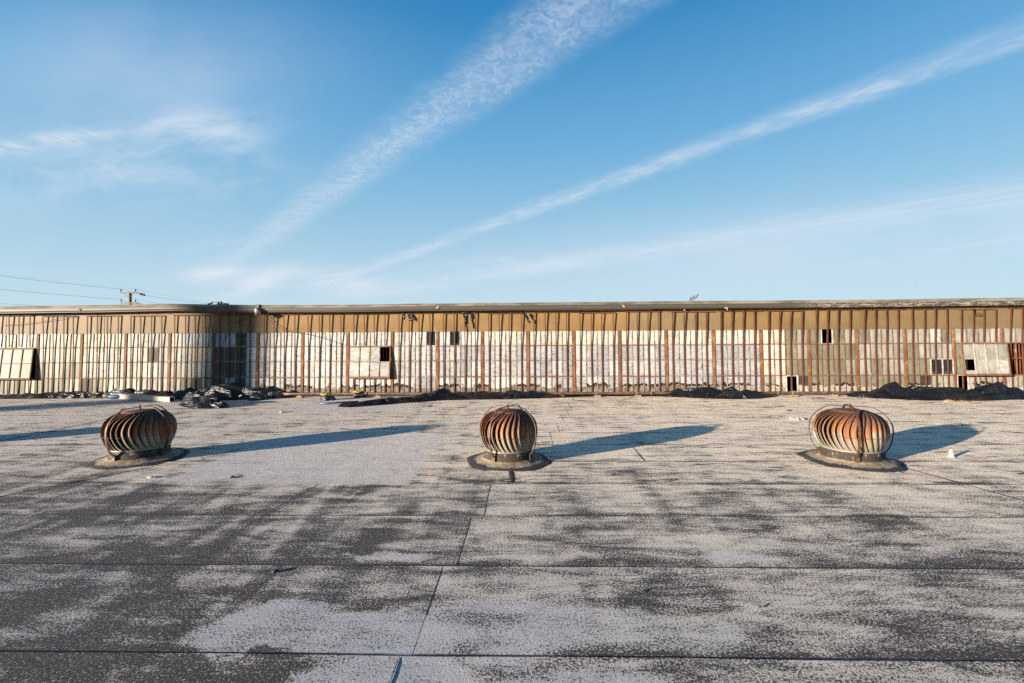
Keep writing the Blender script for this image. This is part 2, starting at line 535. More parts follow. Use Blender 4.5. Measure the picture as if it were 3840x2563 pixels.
def build_roof():
    bm = bmesh.new()
    lay = bm.verts.layers.float.new('tone')
    x0, x1, dxs = -34.0, 34.0, 0.2
    nx = int((x1 - x0) / dxs)
    tones = {-2: (-0.14, 0.0), -1: (-0.16, 0.04), 0: (-0.12, 0.02), 1: (-0.14, 0.02), 2: (-0.08, 0.04), 3: (0.0, 0.02)}
    for n in range(-14, 13):
        ya = Y_SEAM + n * ROLL
        yb = ya + ROLL
        ja = joint_x(n - 0) if -2 < n < 12 else 400
        tl, tr = tones.get(n, (0.02 * ((n * 7) % 5 - 2), 0.02 * ((n * 3) % 5 - 2)))
        # pieces left and right of the end lap
        segs = [(x0, ja, 0.0008, tl), (ja, x1, 0.0, tr)] if ja < 300 else [(x0, x1, 0.0, tl)]
        for (xa, xb, lift, tone) in segs:
            k = max(2, int((xb - xa) / dxs))
            rows = []
            for i in range(k + 1):
                xx = xa + (xb - xa) * i / k
                w0 = 0.010 * N3(xx * 0.9, n * 3.7) + 0.004 * N3(xx * 5, n * 1.9)
                w1 = 0.010 * N3(xx * 0.9, (n + 1) * 3.7) + 0.004 * N3(xx * 5, (n + 1) * 1.9)
                fade = lift * max(0.0, 1 - (xb - xx) / 1.2) if lift else 0.0
                bead = (0.0012 + 0.0010 * N3(xx * 7, n * 9.1)) * (1.0 if n < 3 else 0.2)
                sk = 0.02 * N3(n * 5.5, 1.0)
                prof = [(ya + w0 + 0.004, 0.0), (ya + 0.3, 0.0015), (yb - 0.06, 0.0035), (yb + w1 - 0.016, 0.0038 + bead),
                        (yb + w1 - 0.006, 0.0040 + bead), (yb + w1 + 0.002, 0.003), (yb + w1 + 0.004, -0.004)]
                row = []
                for j, (yy, zz) in enumerate(prof):
                    xo = xx
                    v = bm.verts.new((xo, yy, zz + fade - 0.01))
                    v[lay] = tone
                    row.append(v)
                rows.append(row)
            for i in range(k):
                for j in range(6):
                    f = bm.faces.new((rows[i][j], rows[i + 1][j], rows[i + 1][j + 1], rows[i][j + 1]))
                    f.smooth = False
            if lift:      # exposed end of the lapped sheet
                vs = [bm.verts.new((v.co.x, v.co.y, -0.02)) for v in rows[-1]]
                for j in range(6):
                    bm.faces.new((rows[-1][j], vs[j], vs[j + 1], rows[-1][j + 1]))
    # body of the roof slab
    box(bm, x0, x1, Y_SEAM - 14 * ROLL, D_WALL + 0.4, -0.4, -0.024)
    o = mesh_obj('roof_deck', bm, M_roof)
    tag(o, kind='structure')
    return o
roof = build_roof()

M_tar = simple_mat('tar', (0.022, 0.021, 0.022), 0.65, 0.0, 0.35, 30.0, bump=0.6)

# ground far below, reaching the horizon
M_ground = simple_mat('distant_ground', (0.16, 0.14, 0.11), 0.95, 0, 0.3, 0.05)
bm = bmesh.new()
bmesh.ops.create_grid(bm, x_segments=8, y_segments=8, size=3000)
g = mesh_obj('ground', bm, M_ground)
g.location = (0, 0, -6.0)
tag(g, kind='structure')

def crease_mesh(bm, pts, w, z=0.006, seed=0.0, zfun=None):
    """thin bead of bitumen along a line on the roof"""
    pts = [Vector((p[0], p[1])) for p in pts]
    dense = []
    for a, b in zip(pts[:-1], pts[1:]):
        n = max(2, int((b - a).length / 0.12))
        dense += [a.lerp(b, i / n) for i in range(n)]
    dense.append(pts[-1])
    L = []
    for i, p in enumerate(dense):
        tdir = (dense[min(i + 1, len(dense) - 1)] - dense[max(i - 1, 0)]).normalized()
        nn = Vector((-tdir.y, tdir.x))
        wob = 0.02 * N3(p.x * 3 + seed, p.y * 3)
        ww = w * (0.55 + 0.7 * abs(N3(p.x * 6, p.y * 6 + seed)))
        c = p + nn * wob * (0.4 if zfun else 1.0)
        if zfun: z = zfun(c.y)
        L.append((bm.verts.new((c.x - nn.x * ww, c.y - nn.y * ww, z - 0.003)), bm.verts.new((c.x, c.y, z + 0.0012)), bm.verts.new((c.x + nn.x * ww, c.y + nn.y * ww, z - 0.003))))
    for a, b in zip(L[:-1], L[1:]):
        bm.faces.new((a[0], b[0], b[1], a[1])); bm.faces.new((a[1], b[1], b[2], a[2]))

D2 = 3840 / 2349.0
def gd(x, y):      # ground point from the 2349-wide view
    p = ground(x * D2, y * D2)
    return (p.x, p.y)
bm = bmesh.new()
for i, (ln, w) in enumerate([([gd(-120, 1162), gd(370, 1066)], 0.012), ([gd(2060, 1068), gd(2349, 1147), gd(2500, 1188)], 0.010),
                ([gd(1960, 1045), gd(2075, 1085)], 0.010), ([gd(1174, 1078), gd(1174, 1106)], 0.035),
                ([gd(540, 928), gd(430, 945), gd(360, 958), gd(250, 975)], 0.008), ([gd(1450, 1024), gd(1478, 1056)], 0.006),
                ([gd(0, 1012), gd(250, 960)], 0.008), 
                ] + [([(joint_x(q) + 0.004, Y_SEAM + q * ROLL + (0.33 if q == 0 else 0.01)), (joint_x(q) + 0.004, Y_SEAM + q * ROLL + ROLL - 0.02)], 0.0045) for q in range(-1, 4)] + [([(joint_x(q) + 0.004, Y_SEAM + q * ROLL + 0.01), (joint_x(q) + 0.004, Y_SEAM + q * ROLL + ROLL - 0.02)], 0.004) for q in range(5, 11)]):
    crease_mesh(bm, ln, w, -0.0045, i * 3.1, (lambda yy: -0.0090 + 0.0036 * (((yy - Y_SEAM) / ROLL) % 1.0) - 0.0004) if i > 7 else None)
o = mesh_obj('roof_seam_tar', bm, M_tar)
tag(o, kind='structure')

# ------------------------------------------------------------------ turbine vents
def vent_material(name, rust_shift=0.0):
    m, t = material(name)
    co = t.coord()
    x, y, z = t.sep(co)
    n_big = t.noise(t.stretch(co, 6, 6, 2.0), 1.0, 5, 0.65)
    n_fin = t.noise(t.stretch(co, 30, 30, 12), 1.0, 5, 0.65)
    n_str = t.noise(t.stretch(co, 55, 55, 3), 1.0, 4, 0.6)
    rv = t.node('ShaderNodeObjectInfo').outputs['Random']
    co = t.vm('ADD', co, t.comb(t.mul(rv, 7.3), t.mul(rv, 3.1), 0.0))
    n_big = t.noise(t.stretch(co, 6, 6, 2.0), 1.0, 5, 0.65)
    n_fin = t.noise(t.stretch(co, 30, 30, 12), 1.0, 5, 0.65)
    n_str = t.noise(t.stretch(co, 55, 55, 3), 1.0, 4, 0.6)
    lvl = t.add(z, t.mul(t.sub(rv, 0.5), 0.09), t.mul(t.sub(n_big, 0.5), 0.50), t.mul(t.sub(n_str, 0.5), 0.30), rust_shift)
    rust = t.step(lvl, 0.26, 0.44)
    deep = t.step(t.add(lvl, t.mul(t.sub(n_fin, 0.5), 0.3)), 0.40, 0.62)
    zinc = t.mix(n_fin, (0.19, 0.168, 0.13), (0.33, 0.30, 0.24))
    zinc = t.mix(t.step(n_str, 0.5, 0.75, 0.0, 0.55), zinc, (0.32, 0.20, 0.09))
    orange = t.mix(n_fin, (0.15, 0.052, 0.015), (0.25, 0.105, 0.034))
    brown = t.mix(n_fin, (0.052, 0.021, 0.013), (0.115, 0.044, 0.022))
    c = t.mix(rust, zinc, t.mix(deep, orange, brown))
    low = t.step(z, 0.10, 0.20, 0.75, 0.0)
    c = t.mix(t.mul(low, t.step(n_fin, 0.3, 0.7, 0.3, 1.0)), c, (0.22, 0.11, 0.05))
    nrm = t.bump(n_fin, 0.25, 0.004)
    t.surface(c, t.step(rust, 0, 1, 0.45, 0.75), t.step(rust, 0, 1, 0.30, 0.05), nrm)
    return m
M_vent = vent_material('rusty_galvanised')
M_strap = simple_mat('rusty_strap', (0.080, 0.037, 0.022), 0.6, 0.2, 0.4, 25.0)
M_inside = simple_mat('vent_inside', (0.012, 0.010, 0.009), 0.9, 0.0, 0.3, 5.0)
def collar_material():
    m, t = material('mastic_collar')
    co = t.coord()
    x, y, z = t.sep(co)
    r = t.m('SQRT', t.add(t.mul(x, x), t.mul(y, y)))
    n1 = t.noise(co, 9, 5, 0.65, 0.5)
    n2 = t.noise(co, 55, 4, 0.65)
    rr = t.add(r, t.mul(t.sub(n1, 0.5), 0.20), t.mul(t.sub(n2, 0.5), 0.13))
    c = t.mix(t.step(n1, 0.35, 0.65), (0.29, 0.235, 0.165), (0.16, 0.10, 0.05))
    c = t.mix(t.step(n2, 0.52, 0.72, 0, 0.7), c, (0.12, 0.10, 0.075))
    out = t.step(rr, 0.385, 0.43)
    gr = t.mix(t.step(n2, 0.38, 0.56), (0.035, 0.032, 0.032), (0.30, 0.27, 0.245))
    c = t.mix(out, c, gr)
    c = t.mix(t.step(rr, 0.425, 0.450), c, (0.020, 0.018, 0.018))
    band = t.mul(t.step(z, 0.046, 0.056), t.step(t.add(n1, t.mul(t.sub(n2, 0.5), 0.4)), 0.36, 0.44, 0.1, 1.0))
    c = t.mix(band, c, (0.030, 0.023, 0.016))
    nrm = t.bump(t.add(n2, t.mul(n1, 2.0)), 0.6, 0.012)
    t.surface(c, 0.85, 0, nrm)
    return m
M_collar = collar_material()

VP = [(0.300, 0.125), (0.328, 0.175), (0.352, 0.245), (0.367, 0.32), (0.371, 0.385), (0.364, 0.45), (0.342, 0.52), (0.300, 0.58), (0.240, 0.622), (0.178, 0.642)]
RZ = lambda z: 0.152 + (z - 0.113) * 0.92
VP = [(r, RZ(z)) for r, z in VP]
N_VANE = 34
def vane_mesh():
    bm = bmesh.new()
    pitch = 2 * PI / N_VANE
    S = 24
    rows = []
    for i in range(S + 1):
        u = i / S * (len(VP) - 1)
        k = min(int(u), len(VP) - 2); fr = u - k
        r = VP[k][0] * (1 - fr) + VP[k + 1][0] * fr
        z = VP[k][1] * (1 - fr) + VP[k + 1][1] * fr
        q = i / S
        a0 = 0.30 * (2 * q - 0.95) ** 2 * (1.0 if q < 0.47 else 1.25) + 0.02
        bulge = math.sin(PI * min(1, max(0, q)))
        depth = 0.005 + 0.047 * bulge ** 0.7
        wdt = pitch * 0.98
        row = []
        for j in range(5):
            v = j / 4
            rr = r + 0.004 - depth * ((1 - v) ** 1.3)
            aa = a0 + wdt * v
            row.append(bm.verts.new((rr * math.cos(aa), rr * math.sin(aa), z)))
        # turned lip along the leading edge
        aa = a0 + wdt + 0.004
        lip = bm.verts.new(((r - 0.006) * math.cos(aa), (r - 0.006) * math.sin(aa), z))
        rows.append(row + [lip])
    for i in range(S):
        for j in range(5):
            f = bm.faces.new((rows[i][j], rows[i][j + 1], rows[i + 1][j + 1], rows[i + 1][j]))
            f.smooth = j < 4
    me = bpy.data.meshes.new('vane')
    bm.normal_update(); bm.to_mesh(me); bm.free()
    me.materials.append(M_vent)
    return me
VANE = vane_mesh()

def strap_pts(az, side=0.0):
    """one leg of a brace strap from the neck up to the hub"""
    pr = [(0.335, 0.06), (0.335, 0.105), (0.385, 0.20), (0.408, 0.31), (0.414, 0.40), (0.402, 0.49), (0.360, 0.575), (0.290, 0.645), (0.215, 0.690), (0.10, 0.698), (0.0, 0.702)]
    return [Vector((r * math.cos(az), r * math.sin(az), z + side)) for r, z in pr]

def ribbon(bm, pts, w, th, az, mi=0):
    tang = Vector((-math.sin(az), math.cos(az), 0))
    # smooth the path
    P = []
    for i in range(len(pts) - 1):
        p0, p1, p2, p3 = pts[max(i - 1, 0)], pts[i], pts[i + 1], pts[min(i + 2, len(pts) - 1)]
        for k in range(5):
            s = k / 5
            P.append(0.5 * ((2 * p1) + (p2 - p0) * s + (2 * p0 - 5 * p1 + 4 * p2 - p3) * s * s + (3 * p1 - p0 - 3 * p2 + p3) * s ** 3))
    P.append(pts[-1])
    rows = []
    for i, p in enumerate(P):
        tt = (P[min(i + 1, len(P) - 1)] - P[max(i - 1, 0)]).normalized()
        nn = tt.cross(tang).normalized() * (th / 2)
        u = tang * (w / 2)
        rows.append([bm.verts.new(p - u - nn), bm.verts.new(p + u - nn), bm.verts.new(p + u + nn), bm.verts.new(p - u + nn)])
    for a, b in zip(rows[:-1], rows[1:]):
        for k in range(4):
            bm.faces.new((a[k], a[(k + 1) % 4], b[(k + 1) % 4], b[k]))
    bm.faces.new(list(reversed(rows[0]))); bm.faces.new(rows[-1])

def make_vent(loc, scale, brace_az, label, rot=0.0, seed=1.0):
    root = thing('turbine_vent', loc, label, 'roof vent', 'turbine vents in a row across the flat roof')
    root.scale = (scale * 1.02, scale * 1.02, 1.0 if scale < 1.01 else 0.985)
    # flashing collar smeared with mastic and tar
    bm = bmesh.new()
    def wob(i, a, r, z):
        k = 0.10 if i == 0 else (0.055 if i == 1 else (0.03 if i == 2 else (0.012 if i < 5 else 0.0)))
        rr = r * (1 + 1.5 * k * N3(math.cos(a) * 1.8 + seed * 7, math.sin(a) * 1.8, i * 0.3) + 0.35 * k * N3(math.cos(a) * 8 + seed, math.sin(a) * 8, i))
        return rr, z + (0.006 * N3(math.cos(a) * 5, math.sin(a) * 5, seed + i) if 0 < i < 5 else 0)
    lathe(bm, [(0.520, -0.008), (0.500, 0.004), (0.455, 0.010), (0.41, 0.016), (0.365, 0.026), (0.335, 0.040), (0.318, 0.052), (0.306, 0.056), (0.303, 0.146), (0.296, 0.152)], 96, wob=wob)
    mesh_obj('flashing_collar', bm, M_collar, root)
    # rotor
    bm = bmesh.new()
    def ringwob(i, a, r, z):
        return r, z + 0.002 * N3(math.cos(a) * 9, math.sin(a) * 9, i)
    lathe(bm, [(r, RZ(z)) for r, z in [(0.296, 0.112), (0.312, 0.113), (0.314, 0.128), (0.302, 0.132), (0.29, 0.13)]], 64, wob=ringwob)
    head = mesh_obj('turbine_head', bm, M_vent, root)
    bm = bmesh.new()
    lathe(bm, [(r, RZ(z)) for r, z in [(0.172, 0.634), (0.185, 0.640), (0.182, 0.648), (0.12, 0.659), (0.05, 0.667), (0.004, 0.668)]], 48)
    mesh_obj('top_cap', bm, M_vent, head)
    head.rotation_euler = (0, 0, rot)
    # dark core added so that no daylight falls straight through
    bm = bmesh.new()
    lathe(bm, [(r, RZ(z)) for r, z in [(0.272, 0.113), (0.29, 0.20), (0.305, 0.30), (0.308, 0.40), (0.295, 0.48), (0.245, 0.57), (0.17, 0.625), (0.01, 0.632)]], 40)
    mesh_obj('dark_core', bm, M_inside, head)
    bm = bmesh.new()
    pts = [Vector((0.3725 * math.cos(2 * PI * k / 68 ), 0.3725 * math.sin(2 * PI * k / 68), 0.352)) for k in range(69)]
    tube(bm, pts, 0.0022, 6, caps=False)
    mesh_obj('tie_wire', bm, M_strap, head)
    for k in range(N_VANE):
        v = bpy.data.objects.new('vane', VANE)
        COL.objects.link(v)
        v.parent = head
        v.rotation_euler = (0, 0, 2 * PI * k / N_VANE)
    for k in range(4):
        az = R(brace_az + 90 * k) + 0.05 * N3(seed, k)
        bm = bmesh.new()
        ribbon(bm, strap_pts(az, 0.003 if k % 2 else 0.0), 0.024, 0.008, az)
        br = mesh_obj('brace', bm, M_strap, root)
    bm = bmesh.new()
    tube(bm, [(0, 0, 0.660), (0, 0, 0.694)], 0.009, 10)
    tube(bm, [(0, 0, 0.694), (0, 0, 0.698)], 0.030, 12)
    tube(bm, [(0, 0, 0.706), (0, 0, 0.716)], 0.016, 6)
    tube(bm, [(0, 0, 0.716), (0, 0, 0.732)], 0.007, 8)
    mesh_obj('hub_bolt', bm, M_strap, root)
    for k in range(4):
        az = R(brace_az + 90 * k)
        bm = bmesh.new()
        c = Vector((0.322 * math.cos(az), 0.322 * math.sin(az), 0.0))
        u = Vector((-math.sin(az), math.cos(az), 0)) * 0.022
        o_ = Vector((math.cos(az), math.sin(az), 0)) * 0.014
        hexa(bm, [c - u - o_ + Vector((0, 0, 0.045)), c + u - o_ + Vector((0, 0, 0.045)), c + u + o_ + Vector((0, 0, 0.045)), c - u + o_ + Vector((0, 0, 0.045)),
                  c - u - o_ + Vector((0, 0, 0.118)), c + u - o_ + Vector((0, 0, 0.118)), c + u + o_ + Vector((0, 0, 0.118)), c - u + o_ + Vector((0, 0, 0.118))])
        mesh_obj('brace_foot', bm, M_strap, root)
    return root

gl, gm, gr_ = ground(528, 1716), ground(1907, 1724), ground(3187, 1722)
make_vent(gm, 1.0, -122, 'rusty turbine vent in the middle of the row, streak of tar below its collar', 0.3, 1.0)
make_vent(gr_, 1.06, -113, 'rusty turbine vent beside the small white pipe, its lower vanes pale zinc', 1.1, 2.0)
make_vent(gl, 1.06, -99, 'dark rusty turbine vent nearest the long beam, its vanes mostly in shade', 2.0, 3.0)
gx4 = gl + (gl - gm)
make_vent(Vector((gx4.x, gx4.y + 0.1, 0)), 1.05, -105, 'turbine vent past the left edge, only its long shadow shows', 2.6, 4.0)

# small white plumbing vent
M_white = simple_mat('white_paint', (0.40, 0.385, 0.35), 0.6, 0, 0.15, 20)
pv = ground(3567, 1713)
root = thing('plumbing_vent', pv, 'small white plumbing pipe standing on the roof right of the rightmost turbine', 'vent pipe')
bm = bmesh.new()
lathe(bm, [(0.060, -0.008), (0.048, -0.002), (0.036, 0.003), (0.029, 0.012), (0.025, 0.074), (0.019, 0.077)], 24)
mesh_obj('pipe_boot', bm, M_white, root)
bm = bmesh.new()
lathe(bm, [(0.017, 0.06), (0.017, 0.100), (0.013, 0.100), (0.013, 0.05)], 20)
mesh_obj('pipe', bm, simple_mat('grimy_pipe', (0.34, 0.30, 0.26), 0.6, 0, 0.2, 20), root)


# ------------------------------------------------------------------ factory clerestory wall
POST_X = [-17.96, -16.66, -15.36, -14.04, -12.74, -11.44, -10.15, -8.87, -7.58, -6.28, -4.98, -3.70, -2.41, -1.13, 0.16, 1.45, 2.74, 4.04,
          5.36, 6.67, 7.98, 9.30, 10.62, 11.94, 13.26, 14.59, 15.90, 17.20]
ROWS = [1.785, 1.375, 0.95, 0.50, 0.03]
X_L, X_R = POST_X[0], POST_X[-1]
BAYS = {  # four panes per row, rows from the top: cream, white, streaky, violet grey, olive glass, light glass, tan, dark, blue-black, missing, pale blue
    2: ['TCTC', '----', '----', 'HGHT'], 3: ['TTTC', 'TTTC', 'GTGG', 'GGGT'], 4: ['CCCC', 'CCLC', 'CCCC', 'DGCC'], 5: ['CCLL', 'CCDL', 'CCCL', 'CCLL'],
    6: ['CPPP', 'LLTL', 'TLLL', 'LGDL'], 7: ['PPDW', 'DDDW', 'DDDW', 'DPDW'], 8: ['WWWW', 'WWWW', 'SWSS', 'WWSS'], 9: ['WWWW', 'WWWW', 'WWWW', 'WWWW'],
    10: ['WWWW', '----', '----', 'WWWW'], 11: ['WWWB', 'WSSS', 'SSSS', 'WSVV'], 12: ['WBWW', 'VSVS', 'SSVS', 'SVSW'], 13: ['CCCC', 'VSSV', 'VSSV', 'WWSW'],
    14: ['CCCC', 'VSVV', 'VVSV', 'SSVV'], 15: ['CCCC', 'SVVS', 'SVVS', 'VSSV'], 16: ['CCCC', 'VVSV', 'VSSV', 'SVSV'], 17: ['CCCC', 'VVVS', 'SVVV', 'VSVV'],
    18: ['CCCC', 'VVVV', 'VVVV', 'VVVV'], 19: ['CCGL', 'CCGL', 'CCGG', 'LCKD'], 20: ['GKGL', 'GGGG', 'GGGL', 'GGGG'], 21: ['GLLL', 'LLLL', 'LGLL', 'GGGG'],
    22: ['LLWG', 'GLLL', 'GGBB', 'GDLL'], 23: ['LLLL', 'G---', 'G---', 'KLLL'], 24: ['LLLW', 'KKKK', 'KKKK', 'LLLL']}
TINT = {'C': (0.465, 0.425, 0.345), 'W': (0.425, 0.405, 0.375), 'S': (0.36, 0.345, 0.33), 'V': (0.280, 0.278, 0.285), 'G': (0.165, 0.158, 0.115), 'L': (0.28, 0.275, 0.235),  # in the left bays cream and tan also paint sun mirrored in glass
        'H': (0.10, 0.08, 0.052), 'T': (0.36, 0.305, 0.22), 'D': (0.045, 0.04, 0.035), 'B': (0.016, 0.022, 0.03), 'P': (0.27, 0.29, 0.31)}
GLOSS = {'C': 0.2, 'W': 0.2, 'S': 0.1, 'V': 0.15, 'G': 0.75, 'L': 0.7, 'T': 0.85, 'H': 0.7, 'D': 0.85, 'B': 1.0, 'P': 0.6}

def pane_material():
    m, t = material('painted_panes')
    co = t.coord()
    x, y, z = t.sep(co)
    col = t.attr('tint', 'Color')
    gl = t.attr('gloss', 'Fac')
    uv = t.node('ShaderNodeUVMap').outputs[0]
    u, v, _ = t.sep(uv)
    hs = t.noise(t.stretch(co, 5.0, 1, 26.0), 1.0, 6, 0.65, 0.8)
    vs = t.noise(t.stretch(co, 22.0, 1, 3.0), 1.0, 5, 0.6, 0.3)
    bl = t.noise(co, 5.0, 5, 0.65, 0.5)
    paint = t.sub(1.0, t.step(gl, 0.3, 0.6))
    k = t.add(0.56, t.mul(t.sub(hs, 0.5), 2.1), t.mul(bl, 0.85))
    kg = t.add(0.55, t.mul(t.sub(vs, 0.5), 1.3), t.mul(bl, 0.8))
    km = t.add(t.mul(k, paint), t.mul(kg, t.sub(1.0, paint)))
    c = t.vm('SCALE', col, None, t.m('MINIMUM', t.m('MAXIMUM', km, 0.25), 1.25))
    # dirt gathered along the putty
    eu = t.m('MINIMUM', u, t.sub(1.0, u)); ev = t.m('MINIMUM', v, t.sub(1.0, v))
    e = t.add(t.m('MINIMUM', t.mul(eu, 0.30), t.mul(ev, 0.44)), t.mul(t.sub(bl, 0.5), 0.06))
    dirt = t.step(e, -0.005, 0.035, 0.62, 0.0)
    c = t.mix(dirt, c, (0.075, 0.06, 0.045))
    lowdirt = t.mul(t.step(v, 0.0, 0.28, 0.42, 0.0), t.step(bl, 0.3, 0.6))
    c = t.mix(lowdirt, c, (0.17, 0.155, 0.14))
    # cement parging and tar along the foot of the wall
    n1 = t.noise(t.stretch(co, 6, 1, 3.5), 1.0, 6, 0.7, 0.6)
    n2 = t.noise(t.stretch(co, 1.6, 1, 1.0), 1.0, 3, 0.6)
    zz = t.add(z, t.mul(t.sub(n1, 0.5), -0.34), t.mul(t.sub(n2, 0.5), -0.22))
    reach = t.step(x, -8.2, -7.0)
    cem = t.mul(t.step(zz, 0.205, 0.220, 1.0, 0.0), reach)
    blk = t.mul(t.step(zz, 0.205, 0.215), t.step(zz, 0.27, 0.285, 1.0, 0.0), t.step(n2, 0.46, 0.52), reach)
    n3 = t.noise(co, 14, 5, 0.7)
    cl = t.step(x, 4.0, 7.5)
    c = t.mix(cem, c, t.mix(t.step(n3, 0.3, 0.7), t.mix(cl, (0.055, 0.042, 0.032), (0.16, 0.14, 0.12)), t.mix(cl, (0.24, 0.205, 0.165), (0.42, 0.385, 0.33))))
    c = t.mix(blk, c, (0.022, 0.018, 0.015))
    rough = t.add(0.75, t.mul(gl, -0.55), t.mul(cem, 0.4), t.mul(bl, 0.12))
    nrm = t.bump(t.add(t.mul(hs, 0.5), bl), 0.18, 0.008)
    t.surface(c, rough, 0.0, nrm, 0.13)
    return m
M_pane = pane_material()

def rust_material(name, a, b, flake, bare=0.68):
    m, t = material(name)
    co = t.coord()
    n1 = t.noise(t.stretch(co, 10, 10, 4), 1.0, 5, 0.65, 0.4)
    n2 = t.noise(t.stretch(co, 40, 40, 12), 1.0, 4, 0.65)
    x, y, z = t.sep(co)
    c = t.mix(t.step(n1, 0.3, 0.7), a, b)
    c = t.mix(t.step(t.add(t.mul(n1, 0.5), t.mul(n2, 0.5)), bare - 0.14, bare - 0.06), c, flake)
    c = t.mix(t.step(n2, 0.58, 0.75, 0, 0.6), c, (0.06, 0.025, 0.014))
    # steel blends to a duller brown towards the left
    dulling = t.step(x, -16.0, -4.0, 0.65, 0.0)
    c = t.mix(dulling, c, (0.095, 0.066, 0.040))
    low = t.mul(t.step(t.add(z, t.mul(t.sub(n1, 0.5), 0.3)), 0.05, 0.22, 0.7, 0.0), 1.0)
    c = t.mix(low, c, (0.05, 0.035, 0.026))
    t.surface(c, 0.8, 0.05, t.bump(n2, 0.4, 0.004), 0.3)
    return m
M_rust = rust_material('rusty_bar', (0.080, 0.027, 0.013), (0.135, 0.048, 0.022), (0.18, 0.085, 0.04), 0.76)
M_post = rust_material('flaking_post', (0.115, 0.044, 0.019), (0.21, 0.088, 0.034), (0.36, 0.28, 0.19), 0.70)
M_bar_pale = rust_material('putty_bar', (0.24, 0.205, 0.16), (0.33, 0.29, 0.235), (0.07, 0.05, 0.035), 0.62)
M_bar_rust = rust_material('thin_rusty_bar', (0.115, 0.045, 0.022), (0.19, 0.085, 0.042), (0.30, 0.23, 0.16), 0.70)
M_white_bar = simple_mat('white_sash_paint', (0.42, 0.40, 0.36), 0.6, 0, 0.2, 14, dark=(0.20, 0.11, 0.06))

def panel_material():
    m, t = material('tan_panel')
    co = t.coord()
    x, y, z = t.sep(co)
    col = t.attr('tint', 'Color')
    n1 = t.noise(t.stretch(co, 0.9, 1, 2.0), 1.0, 5, 0.6, 0.5)
    n2 = t.noise(t.stretch(co, 14, 1, 3), 1.0, 5, 0.65)
    k = t.add(0.42, t.mul(n1, 0.5), t.mul(t.sub(n2, 0.5), 0.30), t.step(z, 1.8, 2.3, -0.02, 0.06))
    c = t.vm('SCALE', col, None, k)
    st = t.mul(t.step(t.noise(t.stretch(co, 3.2, 1, 1.6), 1.0, 6, 0.7, 1.0), 0.60, 0.74), t.step(x, 2.0, 9.0, 0.25, 0.6))
    c = t.mix(st, c, (0.075, 0.06, 0.035))
    t.surface(c, t.add(0.48, t.mul(n2, 0.2)), 0, t.bump(n1, 0.2, 0.02), 0.16)
    return m
M_panel = panel_material()
M_wood = simple_mat('weathered_board', (0.23, 0.125, 0.055), 0.8, 0, 0.38, 3.0, (2.5, 2.5, 22), bump=0.3)
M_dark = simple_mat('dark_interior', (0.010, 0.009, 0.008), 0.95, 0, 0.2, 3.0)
def gutter_material():
    m, t = material('gutter_metal')
    co = t.coord()
    x, y, z = t.sep(co)
    n1 = t.noise(t.stretch(co, 0.8, 6, 9), 1.0, 5, 0.6)
    n2 = t.noise(t.stretch(co, 6, 20, 30), 1.0, 5, 0.68, 0.8)
    c = t.mix(n1, (0.048, 0.043, 0.036), (0.090, 0.081, 0.067))
    peel = t.mul(t.step(n2, 0.50, 0.56), t.step(t.add(x, t.mul(n1, 1.5)), 8.2, 8.9))
    c = t.mix(peel, c, (0.27, 0.24, 0.20))
    c = t.mix(t.step(n2, 0.62, 0.74, 0, 0.5), c, (0.08, 0.06, 0.04))
    t.surface(c, 0.55, 0.1, t.bump(n2, 0.15, 0.006), 0.4)
    return m
M_gutter = gutter_material()
M_edge = simple_mat('roof_edge_felt', (0.17, 0.145, 0.11), 0.85, 0, 0.35, 1.6, (1, 5, 5), bump=0.3)

EAVE = [(-40, 2.575), (-14.93, 2.577), (-12.59, 2.590), (-9.96, 2.618), (-8.7, 2.59), (-7.51, 2.562), (-5.08, 2.549), (-2.67, 2.567), (-0.28, 2.573), (4.44, 2.582), (9.07, 2.582), (13.64, 2.607), (40, 2.63)]
def eave(x):
    for (xa, ha), (xb, hb) in zip(EAVE[:-1], EAVE[1:]):
        if xa <= x <= xb:
            f = (x - xa) / (xb - xa); f = f * f * (3 - 2 * f) if -15 < x < 14 else f
            return ha + (hb - ha) * f
    return 2.6

bld = thing('factory_building', (0, D_WALL, 0), 'long derelict factory wall of painted windows, rusty bars and tan panels under a gutter', 'factory building')
BLD_INV = Matrix.Translation((0, -D_WALL, 0))
def part(name, bm, mat, parent=None, smooth=False):
    """a part of the factory, its mesh kept in place under the Empty at the wall's foot"""
    parent = parent or bld
    if parent is bld:
        o = mesh_obj(name, bm, mat, parent, smooth)
        o.matrix_parent_inverse = BLD_INV
    else:
        o = mesh_obj(name, bm, mat, parent, smooth)
    return o

def pane_quad(bm, luv, ltint, lgl, corners, ch, rnd):
    vs = [bm.verts.new(c) for c in corners]
    f = bm.faces.new(vs)
    k = 1 + rnd.uniform(-0.20, 0.12)
    col = TINT[ch]
    for lp, uvc in zip(f.loops, ((0, 0), (1, 0), (1, 1), (0, 1))):
        lp[luv].uv = uvc
        lp[ltint] = (col[0] * k, col[1] * k * rnd.uniform(0.98, 1.02), col[2] * k * rnd.uniform(0.95, 1.05), 1)
    for v in vs: v[lgl] = GLOSS[ch]

def new_pane_bm():
    bm = bmesh.new()
    return bm, bm.loops.layers.uv.new('UVMap'), bm.loops.layers.float_color.new('tint'), bm.verts.layers.float.new('gloss')

